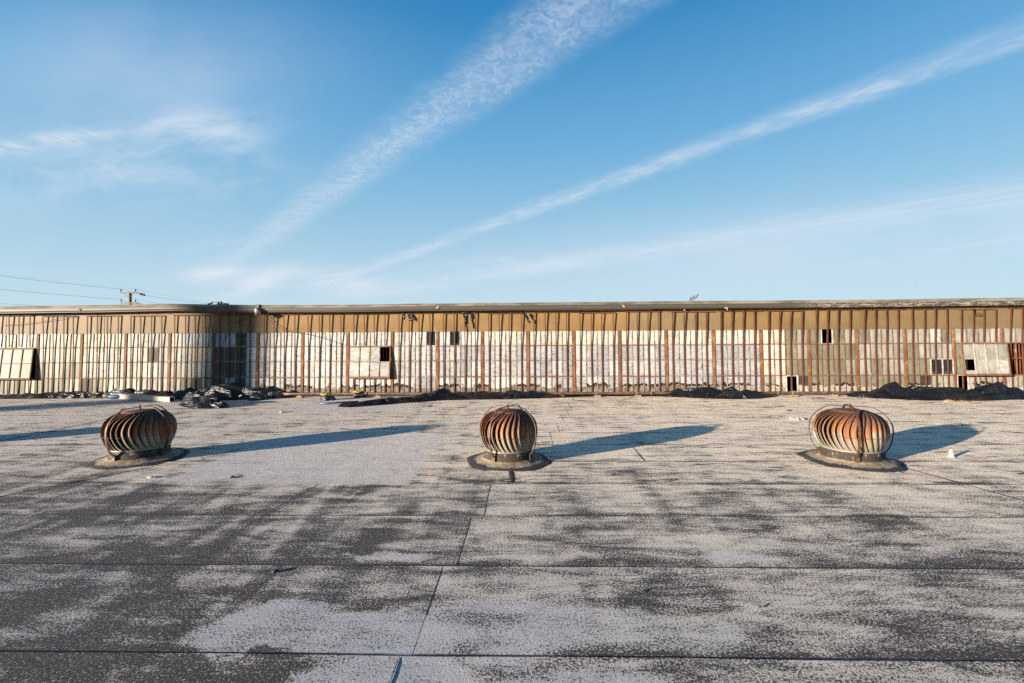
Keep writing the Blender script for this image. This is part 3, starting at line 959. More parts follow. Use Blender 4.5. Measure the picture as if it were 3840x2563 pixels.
FR = [0.035, 0.268, 0.506, 0.746, 0.965]
rnd = random.Random(11)
for b in range(len(POST_X) - 1):
    xa, xb = POST_X[b], POST_X[b + 1]
    w = xb - xa
    rows = BAYS.get(b, ['CCTC', 'TCCT', 'TTGC', 'GTCT'] if b < 3 else ['LLGL', 'LGLL', 'GLLL', 'LLLG'])
    ex = [xa + w * f for f in FR]
    framed = (b % 2 == 0)
    bm, luv, lt_, lg_ = new_pane_bm()
    n = 0
    missing = []
    for r in range(4):
        if r == 3 and rows[1][3] in '-K' and rows[2][3] in '-K':
            part('window', bm, M_pane)
            bm, luv, lt_, lg_ = new_pane_bm()
        for c in range(4):
            ch = rows[r][c]
            if ch == 'K' or ch == '-':
                if ch == 'K': missing.append((r, c))
                continue
            x0, x1, h0, h1 = ex[c], ex[c + 1], ROWS[r + 1], ROWS[r]
            j = [rnd.uniform(-0.003, 0.003) for _ in range(4)]
            pane_quad(bm, luv, lt_, lg_, [W(x0, h0, j[0]), W(x1, h0, j[1]), W(x1, h1, j[2]), W(x0, h1, j[3])], ch, rnd)
    win = part('window', bm, M_pane)
    # glazing bars
    pale = 6 <= b <= 18
    bm = bmesh.new()
    open_ = rows[1][3] == '-'
    bar_mat_ = M_bar_pale if pale else M_bar_rust
    bm = bmesh.new()
    def one_bar(*q):
        if not open_:
            wbox(bm, *q)
        else:
            b2 = bmesh.new(); wbox(b2, *q); part('glazing_bar', b2, bar_mat_, win)
    for c in (1, 2, 3):
        for r in range(4):
            if open_ and r in (1, 2): continue
            dx = rnd.uniform(-0.003, 0.003)
            wd = 0.009 if not pale else rnd.uniform(0.006, 0.010)
            one_bar(ex[c] - wd + dx, ex[c] + wd + dx, ROWS[r + 1] + 0.012, ROWS[r] - 0.012, -0.02, 0.011)
    for r in (1, 2, 3):
        if open_ and r == 2: continue
        if framed and r in (1, 3): continue
        one_bar(ex[0], ex[4], ROWS[r] - 0.010, ROWS[r] + 0.010, -0.02, 0.009)
    if open_: bm.free()
    else: part('glazing_bars', bm, bar_mat_, win)
    if framed:
        for r in (1, 3):
            bm = bmesh.new()
            th = 0.009 + 0.002 * (b > 12)
            wbox(bm, ex[0] + 0.01, ex[4] - 0.01, ROWS[r] - th, ROWS[r] + th, -0.02, 0.022 + 0.002 * r)
            part('frame_rail', bm, M_bar_rust, win)
    # light painted trim round the open or dark panes
    for (r, c) in [(r, c) for r in range(4) for c in range(4) if rows[r][c] in 'KB' and b != 24]:
        bm = bmesh.new()
        x0, x1, h0, h1 = ex[c], ex[c + 1], ROWS[r + 1], ROWS[r]
        wbox(bm, x0 - 0.010, x0 + 0.014, h0, h1, -0.02, 0.016)
        wbox(bm, x1 - 0.014, x1 + 0.010, h0, h1, -0.02, 0.017)
        wbox(bm, x0 + 0.0142, x1 - 0.0142, h0 - 0.006, h0 + 0.018, -0.02, 0.0165)
        if r > 0: wbox(bm, x0 + 0.0142, x1 - 0.0142, h1 - 0.018, h1 + 0.006, -0.02, 0.0168)
        part('pane_frame', bm, M_white_bar, win)
    # guard of four rods with a top rail
    guard = bpy.data.objects.new('window_guard', None)
    COL.objects.link(guard)
    guard.parent = bld
    guard.matrix_parent_inverse = BLD_INV
    top = 2.305 + rnd.uniform(-0.022, 0.014) + 0.012 * (b > 18)
    bow = rnd.uniform(-0.003, 0.008)
    rx = [xa + w * f + rnd.uniform(-0.014, 0.014) for f in (0.142, 0.376, 0.607, 0.845)]
    for c in range(4):
        rt = top + (rnd.uniform(0.01, 0.03) if rnd.random() < 0.35 else 0)
        wd = 0.0145 + 0.004 * (b > 16)
        xtop = rx[c] + rnd.uniform(-0.010, 0.010)
        hs_ = [rt, 1.9, 1.375, 0.95, 0.5, 0.02]
        so = [0.060 + rnd.uniform(-0.01, 0.012), 0.044, 0.017 + bow, 0.013 + bow, 0.013 + bow, 0.010]
        bx_ = rnd.uniform(-0.008, 0.008)
        spans = [(0, 5)]
        if open_: spans = [(0, 2), (4, 5)]
        for (i0, i1) in spans:
            bm = bmesh.new()
            prev = None
            for i in range(i0, i1 + 1):
                q = i / 5
                xx = xtop * (1 - q) + rx[c] * q + bx_ * math.sin(PI * q)
                s = so[i]
                if open_ and i == 2: hs = hs_[i] + 0.03
                elif open_ and i == 4: hs = hs_[i] - 0.03
                else: hs = hs_[i]
                ring = [bm.verts.new(W(xx - wd, hs, s)), bm.verts.new(W(xx + wd, hs, s)), bm.verts.new(W(xx + wd, hs, s + 0.014)), bm.verts.new(W(xx - wd, hs, s + 0.014))]
                if prev:
                    for k in range(4):
                        bm.faces.new((prev[k], ring[k], ring[(k + 1) % 4], prev[(k + 1) % 4]))
                else:
                    bm.faces.new(ring)
                prev = ring
            bm.faces.new(list(reversed(prev)))
            part('rod', bm, M_rust, guard)
    bm = bmesh.new()
    wbox(bm, rx[0] - 0.05, rx[3] + 0.05 + (0.2 if rnd.random() < 0.3 else 0), top - 0.010, top + 0.010, 0.034, 0.0565)
    part('top_rail', bm, M_rust, guard)

for i, xp in enumerate(POST_X):
    bm = bmesh.new()
    wd = 0.036 + rnd.uniform(-0.004, 0.004)
    prev = None
    for j in range(19):
        h = 0.01 + (1.775) * j / 18
        e0 = 0.006 * N3(i * 3.1, h * 4); e1 = 0.006 * N3(i * 3.1 + 9, h * 4)
        ring = [bm.verts.new(W(xp - wd + e0, h, 0.016)), bm.verts.new(W(xp + wd + e1, h, 0.016)), bm.verts.new(W(xp + wd + e1, h, -0.03)), bm.verts.new(W(xp - wd + e0, h, -0.03))]
        if prev:
            for k in range(4): bm.faces.new((prev[k], prev[(k + 1) % 4], ring[(k + 1) % 4], ring[k]))
        prev = ring
    part('post', bm, M_post)

# upper tan panels
cuts = [X_L, -15.0, -11.9, -9.2, -7.0, -4.4, -2.0, 0.02, 3.02, 5.6, 7.45, 9.4, 11.3, 13.1, 14.6, X_R]
ptint = [(0.27, 0.215, 0.14), (0.27, 0.215, 0.14), (0.27, 0.21, 0.13), (0.25, 0.185, 0.10), (0.275, 0.19, 0.085), (0.285, 0.20, 0.090), (0.275, 0.19, 0.088), (0.28, 0.195, 0.09),
         (0.25, 0.195, 0.11), (0.245, 0.175, 0.082), (0.24, 0.18, 0.09), (0.215, 0.165, 0.085), (0.205, 0.165, 0.09), (0.215, 0.175, 0.10), (0.21, 0.17, 0.095)]
ptint = [(c0 * 1.04, c1 * 0.93, c2 * 0.86) for c0, c1, c2 in ptint]
for (x0, x1), tc in zip(zip(cuts[:-1], cuts[1:]), ptint):
    bm = bmesh.new()
    lt_ = bm.loops.layers.float_color.new('tint')
    so = rnd.uniform(0.006, 0.014)
    nseg = max(2, int((x1 - x0) / 0.3))
    for j in range(nseg):
        xa, xb = x0 + (x1 - x0) * j / nseg, x0 + (x1 - x0) * (j + 1) / nseg
        sa, sb = so + 0.006 * N3(xa * 1.3, 5), so + 0.006 * N3(xb * 1.3, 5)
        q = [W(xa, 1.787, sa), W(xb, 1.787, sb), W(xb, 2.36, sb + 0.004), W(xa, 2.36, sa + 0.004)]
        f = bm.faces.new([bm.verts.new(p) for p in q])
        f2 = bm.faces.new([bm.verts.new(p) for p in (W(xa, 1.787, -0.02), W(xb, 1.787, -0.02), W(xb, 1.787, sb), W(xa, 1.787, sa))])
        for ff in (f, f2):
            for lp in ff.loops: lp[lt_] = tc + (1,)
    part('upper_panel', bm, M_panel)

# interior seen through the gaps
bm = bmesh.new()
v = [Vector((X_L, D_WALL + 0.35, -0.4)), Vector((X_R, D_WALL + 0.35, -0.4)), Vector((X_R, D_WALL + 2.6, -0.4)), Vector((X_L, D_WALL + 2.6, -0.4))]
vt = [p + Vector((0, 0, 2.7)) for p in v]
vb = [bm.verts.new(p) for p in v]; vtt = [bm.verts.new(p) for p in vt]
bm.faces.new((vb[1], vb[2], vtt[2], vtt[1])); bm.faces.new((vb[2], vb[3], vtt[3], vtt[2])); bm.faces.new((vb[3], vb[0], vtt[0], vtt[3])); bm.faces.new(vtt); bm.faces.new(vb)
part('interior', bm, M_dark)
for k, pxx in enumerate((3800, 3816, 3836, 3856)):
    x, h = wall_xh(pxx, 1350)
    bm = bmesh.new()
    wbox(bm, x - 0.014, x + 0.014, 0.4, 1.42, -0.10, -0.075)
    part('inner_bar', bm, M_bar_rust)
x, h = wall_xh(3812, 1341)
bm = bmesh.new(); wbox(bm, x - 0.4, x + 0.9, 0.965, 0.985, -0.07, -0.055); part('inner_rail', bm, M_bar_rust)
for pxx in (1446, 1434):
    x, h = wall_xh(pxx, 1330)
    bm = bmesh.new(); wbox(bm, x - 0.010, x + 0.010, 0.4, 1.42, -0.12, -0.10); part('inner_bar', bm, M_bar_rust)

# sashes that stand open
def open_sash(x0, x1, st, sb, rows2, frame_mat, bar_mat, h0=0.47, h1=1.385, jag=False):
    def Q(x, h, ds=0.0):
        f = (h - h0) / (h1 - h0)
        return W(x, h, sb + (st - sb) * f + ds)
    def qbox(bm, xa, xb, ha, hb, d0, d1):
        hexa(bm, [Q(xa, ha, d1), Q(xb, ha, d1), Q(xb, ha, d0), Q(xa, ha, d0), Q(xa, hb, d1), Q(xb, hb, d1), Q(xb, hb, d0), Q(xa, hb, d0)])
    bm = bmesh.new()
    qbox(bm, x0, x1, h0, h0 + 0.045, -0.022, 0.018)
    qbox(bm, x0, x1, h1 - 0.030, h1, -0.020, 0.014)
    qbox(bm, x0, x0 + 0.026, h0 + 0.0452, h1 - 0.0302, -0.020, 0.012)
    qbox(bm, x1 - 0.026, x1, h0 + 0.0452, h1 - 0.0302, -0.020, 0.012)
    sash = part('open_sash', bm, frame_mat)
    bm = bmesh.new()
    ww = (x1 - x0)
    xs_ = [x0 + 0.026, x0 + ww * 0.262, x0 + ww * 0.502, x0 + ww * 0.744, x1 - 0.026]
    hm = (h0 + h1) / 2 + 0.01
    for k in (1, 2, 3): qbox(bm, xs_[k] - 0.010, xs_[k] + 0.010, h0 + 0.0452, h1 - 0.0302, -0.016, 0.0135)
    qbox(bm, x0 + 0.0262, x1 - 0.0262, hm - 0.009, hm + 0.009, -0.014, 0.0125)
    part('sash_bars', bm, bar_mat, sash)
    bm, luv, lt_, lg_ = new_pane_bm()
    for r in range(2):
        for c in range(4):
            ch = rows2[r][c]
            if ch == 'K': continue
            ha, hb = (hm, h1 - 0.03) if r == 0 else (h0 + 0.045, hm)
            if ch == 'k':
                hb = ha + (hb - ha) * 0.25; ch = 'L'
            pane_quad(bm, luv, lt_, lg_, [Q(xs_[c], ha), Q(xs_[c + 1], ha), Q(xs_[c + 1], hb), Q(xs_[c], hb)], ch, rnd)
    part('sash_panes', bm, M_pane, sash)
    # stays at both sides
    for xx in (x0 + 0.01, x1 - 0.01):
        bm = bmesh.new()
        bar(bm, Q(xx, hm, -0.02), W(xx, hm + 0.1, -0.05), 0.012)
        part('sash_stay', bm, M_rust, sash)
    return sash
open_sash(POST_X[10] + 0.045, POST_X[11] - 0.035, 0.030, 0.105, ['SSSK', 'SSSS'], M_bar_rust, M_bar_pale)
open_sash(POST_X[2] + 0.02, POST_X[3] - 0.06, 0.05, 0.12, ['HHHH', 'GHHH'], M_bar_rust, M_bar_rust, 0.48, 1.37)
open_sash(POST_X[23] + 0.10, POST_X[24] + 0.02, 0.11, 0.16, ['LLLL', 'kLLW'], M_bar_rust, M_white_bar, 0.49, 1.385)

# eave: soffit, boards, gutter, roof edge
def sweep(prof, x0, x1, bm=None, step=0.25, dh=0.0, mi=0, caps=True, jit=0.0, seed=0.0):
    bm = bm or bmesh.new()
    n = max(1, int((x1 - x0) / step))
    prev = None
    for i in range(n + 1):
        x = x0 + (x1 - x0) * i / n
        jj = jit * N3(x * 1.2, seed) + 0.4 * jit * N3(x * 6.0, seed)
        ring = [bm.verts.new(W(x, eave(x) + d + dh + jj, s)) for s, d in prof]
        if prev:
            for k in range(len(prof) - 1):
                bm.faces.new((prev[k], prev[k + 1], ring[k + 1], ring[k]))
        prev = ring
    return bm
gut = [(0.255, -0.082), (0.272, -0.080), (0.284, -0.086), (0.284, -0.098), (0.268, -0.104), (0.266, -0.150), (0.250, -0.182), (0.240, -0.190), (0.240, -0.203), (0.10, -0.203)]
joints = [wall_xh(p, 1155, 0.26)[0] for p in (300, 964, 1644, 2337, 3012)]
ends = [X_L - 1] + joints + [X_R + 1]
for x0, x1 in zip(ends[:-1], ends[1:]):
    part('gutter', sweep(gut, x0 + 0.004, x1 - 0.004, dh=rnd.uniform(-0.004, 0.004)), M_gutter)
M_joint = simple_mat('gutter_sealant', (0.30, 0.235, 0.17), 0.9, 0, 0.6, 30, bump=0.8, dark=(0.05, 0.035, 0.025))
for k, x in enumerate(joints[:4]):
    bm = bmesh.new()
    for q in range(7):
        xx = x + rnd.uniform(-0.035, 0.035); dd = -0.115 + rnd.uniform(-0.035, 0.035)
        c = W(xx, eave(xx) + dd, 0.276)
        bmesh.ops.create_icosphere(bm, subdivisions=1, radius=rnd.uniform(0.016, 0.034), matrix=Matrix.Translation(c) @ Matrix.Diagonal((1.2, 0.5, 0.7, 1)))
    part('gutter_patch', bm, M_joint)
edge = [(0.10, -0.075), (0.262, -0.079), (0.262, -0.010), (0.235, 0.0), (-0.3, 0.012), (-9.0, 0.05)]
part('roof', sweep(edge, X_L - 1, X_R + 1, jit=0.004, seed=3.0), M_edge)
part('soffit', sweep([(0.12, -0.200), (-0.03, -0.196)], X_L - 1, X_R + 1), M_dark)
bx0 = X_L
k = 0
while bx0 < X_R:
    L = rnd.uniform(1.6, 3.6)
    x1 = min(X_R, bx0 + L)
    bm = bmesh.new()
    n = 6
    dz_ = rnd.uniform(-0.012, 0.012)
    sw = rnd.uniform(0.026, 0.045)
    prev = None
    for i in range(n + 1):
        x = bx0 + 0.01 + (x1 - bx0 - 0.02) * i / n
        e = min(eave(x), 2.60) - 2.58
        h0, h1 = 2.318 + dz_ + 0.006 * N3(x * 2, 3) + e * 0.5, 2.385 + e
        ring = [bm.verts.new(W(x, h0, sw)), bm.verts.new(W(x, h1, sw)), bm.verts.new(W(x, h1, 0.0)), bm.verts.new(W(x, h0, 0.0))]
        if prev:
            for q in range(4): bm.faces.new((prev[q], ring[q], ring[(q + 1) % 4], prev[(q + 1) % 4]))
        else: bm.faces.new(ring)
        prev = ring
    bm.faces.new(list(reversed(prev)))
    part('eave_board', bm, M_wood)
    bx0 = x1; k += 1
M_pale_wood = simple_mat('pale_board', (0.33, 0.23, 0.13), 0.75, 0, 0.25, 2.0, (2, 2, 20))
for (pa, pb, s, hh) in ((1965, 2170, 0.075, 2.365), (2168, 2448, 0.09, 2.372), (1010, 1200, 0.06, 2.385)):
    xa, _ = wall_xh(pa, 1165, s); xb, _ = wall_xh(pb, 1165, s)
    bm = bmesh.new()
    hexa(bm, [W(xa, hh - 0.030, s), W(xb, hh - 0.026, s), W(xb, hh - 0.026, s - 0.02), W(xa, hh - 0.030, s - 0.02), W(xa + 0.02, hh + 0.012, s + 0.012), W(xb - 0.02, hh + 0.016, s + 0.012), W(xb - 0.02, hh + 0.016, s - 0.02), W(xa + 0.02, hh + 0.012, s - 0.02)])
    part('loose_board', bm, M_pale_wood)
# crumbling foot of the wall
bm = bmesh.new()
prev = None
n = 420
for i in range(n + 1):
    x = X_L + (X_R - X_L) * i / n
    a = 0.5 + 0.5 * N3(x * 1.9, 8.0) + 0.6 * N3(x * 7, 2.0)
    h = max(0.012, 0.035 + 0.05 * a)
    s = 0.075 + 0.03 * N3(x * 3, 4.0)
    ring = [bm.verts.new(W(x, -0.012, s + 0.05)), bm.verts.new(W(x, 0.014 + 0.01 * a, s)), bm.verts.new(W(x, h * 0.7, 0.03)), bm.verts.new(W(x, h, 0.002))]
    if prev:
        for k in range(3): bm.faces.new((prev[k], ring[k], ring[k + 1], prev[k + 1]))
    prev = ring
M_cem = simple_mat('crumbled_cement', (0.42, 0.38, 0.33), 0.95, 0, 0.4, 6.0, bump=0.9, dark=(0.05, 0.04, 0.035))
part('base_flashing', bm, M_cem)

# ------------------------------------------------------------------ black plastic sheeting
def tarp_material():
    m, t = material('black_polythene')
    co = t.coord()
    n1 = t.noise(t.stretch(co, 1.3, 4.0, 6.0), 2.4, 4, 0.55, 1.6)
    n2 = t.noise(co, 9.0, 3, 0.5, 1.5)
    dulling = t.step(n2, 0.56, 0.75, 0.0, 0.5)  # patches of dust on the sheet
    c = t.mix(dulling, (0.0055, 0.0055, 0.0065), (0.030, 0.027, 0.024))
    t.surface(c, t.add(0.17, t.mul(n2, 0.22)), 0, t.bump(t.add(t.mul(n1, 1.5), t.mul(n2, 0.5)), 0.55, 0.035), 0.42)
    return m
M_tarp = tarp_material()

def tarp(name, path, label, seed, group='black plastic sheets along the wall', step=0.04, across=26, crease=0.30):
    """crumpled sheet: path of (x, y, half width, height)"""
    P = []
    for (a, b) in zip(path[:-1], path[1:]):
        L = math.hypot(b[0] - a[0], b[1] - a[1])
        n = max(2, int(L / step))
        for i in range(n):
            f = i / n; g = f * f * (3 - 2 * f)
            P.append((a[0] + (b[0] - a[0]) * f, a[1] + (b[1] - a[1]) * f, a[2] + (b[2] - a[2]) * g, a[3] + (b[3] - a[3]) * g))
    P.append(path[-1])
    rr = random.Random(int(seed * 100))
    S = [0.0]
    for p, q in zip(P[:-1], P[1:]): S.append(S[-1] + math.hypot(q[0] - p[0], q[1] - p[1]))
    total = S[-1]
    def at(s):
        s = min(max(s, 0.0), total - 1e-5)
        i = 0
        lo, hi = 0, len(S) - 1
        while hi - lo > 1:
            mid = (lo + hi) // 2
            if S[mid] <= s: lo = mid
            else: hi = mid
        f = (s - S[lo]) / max(1e-6, S[hi] - S[lo])
        a_, b2 = P[lo], P[hi]
        o_ = [a_[k] + (b2[k] - a_[k]) * f for k in range(4)]
        tx, ty = b2[0] - a_[0], b2[1] - a_[1]
        L = math.hypot(tx, ty) or 1
        return o_, (tx / L, ty / L)
    pts2, inf = [], []
    n_edge = int(total / 0.10)
    for side in (-1, 1):
        for k in range(n_edge + 1):
            s_ = total * k / n_edge + rr.uniform(-0.03, 0.03) * (0 < k < n_edge)
            o_, _ = at(s_)
            e = 1 + 0.45 * N3(s_ * 1.7, seed + side * 20) + 0.30 * N3(s_ * 6, seed + side * 9)
            pts2.append((s_, side * o_[2] * max(0.5, e))); inf.append(0.003)
    s_ = 0.0
    while s_ < total:
        o_, _ = at(s_)
        ridge = 0.15 * N3(s_ * 1.3, seed + 4) * 2
        m_ = max(3, int(o_[2] * 2 / 0.10))
        for k in range(m_):
            v = -0.86 + 1.72 * (k + rr.uniform(0.1, 0.9)) / m_
            prof = max(0.0, 1 - abs(v - ridge) ** 1.5)
            big = 0.85 + 0.35 * N3(s_ * 1.1, v * 0.8, seed)
            fold = rr.choice((0.50, 0.72, 0.9, 1.05)) + rr.uniform(-0.08, 0.08)
            pts2.append((s_ + rr.uniform(-0.09, 0.09), v * o_[2])); inf.append(max(0.012, 0.88 * o_[3] * prof * big * fold + 0.03 * rr.random()))
        s_ += 0.13 + 0.07 * rr.random()
    from mathutils.geometry import delaunay_2d_cdt
    vv2, _, ff2, ov, _, _ = delaunay_2d_cdt([Vector((p[0] * 0.42, p[1])) for p in pts2], [], [], 0, 1e-5)
    bm = bmesh.new()
    bv = []
    for q, src in zip(vv2, ov):
        z = inf[src[0]] if src else 0.01
        s_, off = q.x / 0.42, q.y
        o_, (tx, ty) = at(s_)
        bv.append(bm.verts.new((o_[0] - ty * off, o_[1] + tx * off, z)))
    for f in ff2:
        L = [vv2[i] for i in f]
        if max((L[i] - L[i - 1]).length for i in range(len(L))) > 0.5: continue
        bm.faces.new([bv[i] for i in f])
    bmesh.ops.recalc_face_normals(bm, faces=bm.faces[:])
    if sum(f.normal.z for f in bm.faces) < 0: bmesh.ops.reverse_faces(bm, faces=bm.faces[:])
    # rounded creases: one soft subdivision keeps the facets but breaks their edges
    bmesh.ops.subdivide_edges(bm, edges=bm.edges[:], cuts=1, use_grid_fill=True, smooth=0.15)
    for v in bm.verts: v.co.z = max(0.003, v.co.z + 0.006 * mnoise.noise(v.co * 9))
    me_o = mesh_obj(name, bm, M_tarp)
    for p in me_o.data.polygons: p.use_smooth = True
    me_o.data.set_sharp_from_angle(angle=R(14))
    # move the origin to the sheet's own foot
    c = Vector((sum(p[0] for p in P) / len(P), sum(p[1] for p in P) / len(P), 0))
    me_o.data.transform(Matrix.Translation(-c))
    me_o.location = c
    return tag(me_o, label, 'plastic sheet', group)

tarp('black_tarp', [(-16.5, 12.45, 0.20, 0.10), (-15.2, 12.5, 0.22, 0.13), (-13.6, 12.5, 0.26, 0.17), (-12.4, 12.5, 0.24, 0.20), (-11.6, 12.55, 0.22, 0.24), (-11.1, 12.5, 0.15, 0.06)],
     'long low roll of black plastic at the far left foot of the wall', 1.3)
tarp('black_tarp', [(-11.9, 12.55, 0.16, 0.10), (-11.35, 12.5, 0.25, 0.34), (-10.6, 12.35, 0.32, 0.27), (-9.9, 12.3, 0.30, 0.20), (-9.3, 12.35, 0.34, 0.30), (-8.8, 12.4, 0.25, 0.16)],
     'crumpled black plastic lying over the long pale beam', 2.7)
tarp('black_tarp', [(-9.6, 12.4, 0.20, 0.12), (-9.0, 12.25, 0.36, 0.26), (-8.4, 12.2, 0.42, 0.44), (-7.9, 12.25, 0.42, 0.50), (-7.3, 12.35, 0.36, 0.36), (-6.7, 12.45, 0.24, 0.22), (-6.2, 12.5, 0.12, 0.07)],
     'highest heap of black plastic, in front of the shaded dark panes', 4.1, crease=0.4)
tarp('black_tarp', [(-8.75, 11.75, 0.10, 0.10), (-8.45, 11.45, 0.26, 0.36), (-8.0, 11.0, 0.32, 0.38), (-7.55, 10.7, 0.30, 0.34), (-7.15, 10.55, 0.18, 0.16), (-6.95, 10.5, 0.10, 0.05)],
     'rolled up bundle of black plastic lying out in front of the heap', 5.6, crease=0.38)
tarp('black_tarp', [(-4.35, 10.62, 0.06, 0.04), (-4.05, 10.72, 0.16, 0.13), (-3.4, 11.15, 0.22, 0.20), (-2.9, 11.5, 0.24, 0.20), (-2.4, 11.8, 0.26, 0.24), (-2.05, 12.0, 0.30, 0.36), (-1.7, 12.05, 0.26, 0.22),
                    (-0.9, 12.1, 0.26, 0.22), (0.0, 12.2, 0.28, 0.26), (0.5, 12.3, 0.26, 0.25), (1.0, 12.4, 0.18, 0.13), (2.0, 12.5, 0.12, 0.10), (3.2, 12.52, 0.10, 0.07)],
     'long black plastic roll with its pointed end out on the roof behind the middle turbine', 7.2)
tarp('black_tarp', [(3.1, 12.5, 0.10, 0.08), (3.7, 12.45, 0.16, 0.16), (4.4, 12.35, 0.28, 0.26), (5.0, 12.2, 0.36, 0.30), (5.5, 12.1, 0.40, 0.34), (5.9, 12.05, 0.34, 0.26), (6.3, 12.2, 0.22, 0.12), (6.8, 12.45, 0.10, 0.05)],
     'crumpled black plastic at the wall between the middle and right turbines', 8.8, crease=0.36)
tarp('black_tarp', [(8.6, 12.3, 0.14, 0.05), (9.1, 12.1, 0.32, 0.24), (9.8, 12.0, 0.44, 0.52), (10.3, 12.0, 0.48, 0.48), (10.9, 11.9, 0.46, 0.30), (11.6, 11.85, 0.44, 0.26), (12.0, 11.9, 0.44, 0.46), (12.4, 11.9, 0.42, 0.42),
                    (12.9, 11.75, 0.42, 0.22), (13.6, 11.7, 0.42, 0.24), (14.6, 11.6, 0.36, 0.18), (15.5, 11.6, 0.3, 0.12)],
     'largest black plastic sheet, two humps at the right end of the wall', 10.4, crease=0.26)

# ------------------------------------------------------------------ pipe along the wall and its blocks
M_pipe = simple_mat('brown_pipe', (0.13, 0.070, 0.042), 0.55, 0.1, 0.3, 6.0)
bm = bmesh.new()
pp = []
n = 60
for i in range(n + 1):
    x = -6.6 + (8.9 + 6.6) * i / n
    pp.append((x, 12.36 - 0.004 * (x + 6.6) + 0.012 * N3(x * 0.8, 4), 0.085 + 0.008 * N3(x * 0.6, 9)))
tube(bm, pp, 0.036, 12)
for k in (9, 24, 39, 52):
    tube(bm, [Vector(pp[k]) - Vector((0.04, 0, 0)), Vector(pp[k]) + Vector((0.04, 0, 0))], 0.044, 12)
o = mesh_obj('gas_pipe', bm, M_pipe)
tag(o, 'long rusty brown pipe lying along the foot of the wall', 'pipe')
M_block = simple_mat('wood_block', (0.24, 0.175, 0.11), 0.85, 0, 0.35, 8.0)
sup_px = [1130, 1420, 1750, 2105, 2243, 2396, 2547, 2850, 2992, 3145]
for k, pxx in enumerate(sup_px):
    g_ = ground(pxx, 1489)
    bm = bmesh.new()
    a_ = rnd.uniform(-0.25, 0.25)
    box(bm, -0.085, 0.085, -0.05, 0.05, -0.006, 0.036)
    box(bm, -0.05, -0.015, -0.012, 0.012, 0.0362, 0.118)
    bmesh.ops.bevel(bm, geom=bm.edges[:], offset=0.005, segments=1, affect='EDGES')
    o = mesh_obj('pipe_block', bm, M_block)
    o.location = (g_.x, 12.36 - 0.004 * (g_.x + 6.6) - 0.02, 0)
    o.rotation_euler = (0, 0, a_)
    tag(o, 'small wooden block propping the brown pipe off the roof', 'pipe block', 'wooden blocks under the brown pipe')

# ------------------------------------------------------------------ things left lying on the roof
M_beam = simple_mat('dusty_beam', (0.42, 0.375, 0.31), 0.6, 0.2, 0.16, 4.0)
pa, pb = Vector((-11.25, 12.25, 0)), Vector((-9.02, 11.50, 0))
root = thing('metal_beam', (pa + pb) / 2, 'long pale box beam lying at the left under black plastic, its hollow end dark', 'beam')
ang = math.atan2(pb.y - pa.y, pb.x - pa.x); Lb = (pb - pa).length / 2
root.rotation_euler = (0, 0, ang)
bm = bmesh.new()
w = 0.065; z0, z1 = 0.004, 0.125; th = 0.010
box(bm, -Lb, Lb, -w, w, z0, z0 + th); box(bm, -Lb, Lb, -w, w, z1 - th, z1)
box(bm, -Lb, Lb, -w, -w + th, z0 + th + 0.0004, z1 - th - 0.0004); box(bm, -Lb, Lb, w - th, w, z0 + th + 0.0004, z1 - th - 0.0004)
mesh_obj('beam_shell', bm, M_beam, root)
bm = bmesh.new(); box(bm, Lb - 0.05, Lb - 0.03, -w + th + 0.001, w - th - 0.001, z0 + th + 0.001, z1 - th - 0.001)  # dark plug inside the shell, standing in for the shade of its hollow
mesh_obj('end_shade_plug', bm, M_dark, root)

M_blue = simple_mat('blue_plastic', (0.018, 0.075, 0.20), 0.4, 0, 0.3, 6.0)
g0, g1 = ground(412, 1497), ground(462, 1496)
bm = bmesh.new()
tube(bm, [(g0.x, g0.y, 0.062), (g0.x + 0.03, g0.y, 0.062), (g1.x - 0.03, g1.y, 0.062), (g1.x, g1.y, 0.062)], [0.052, 0.060, 0.060, 0.052], 16)
tube(bm, [(g1.x - 0.02, g1.y, 0.062), (g1.x + 0.10, g1.y + 0.01, 0.062)], 0.040, 12)
o = mesh_obj('plastic_tube', bm, M_blue); tag(o, 'short fat blue tube at the left end of the pale beam', 'tube')
M_stick = simple_mat('pale_stick', (0.45, 0.34, 0.18), 0.7, 0, 0.2, 5.0)
g0, g1 = ground(355, 1487), ground(412, 1489)
bm = bmesh.new(); bar(bm, (g0.x, g0.y, 0.03), (g1.x, g1.y, 0.022), 0.04)
o = mesh_obj('wooden_stick', bm, M_stick); tag(o, 'thin pale yellow stick left of the blue tube', 'stick')
g0, g1 = ground(1200, 1519), ground(1345, 1510)
bm = bmesh.new(); tube(bm, [(g0.x, g0.y, 0.024), ((g0.x + g1.x) / 2, (g0.y + g1.y) / 2, 0.028), (g1.x, g1.y, 0.024)], 0.021, 12)
o = mesh_obj('plastic_pole', bm, simple_mat('bright_blue_plastic', (0.014, 0.07, 0.17), 0.4, 0, 0.25, 6.0)); tag(o, 'long thin blue pole beside the pointed end of the plastic roll', 'pole')

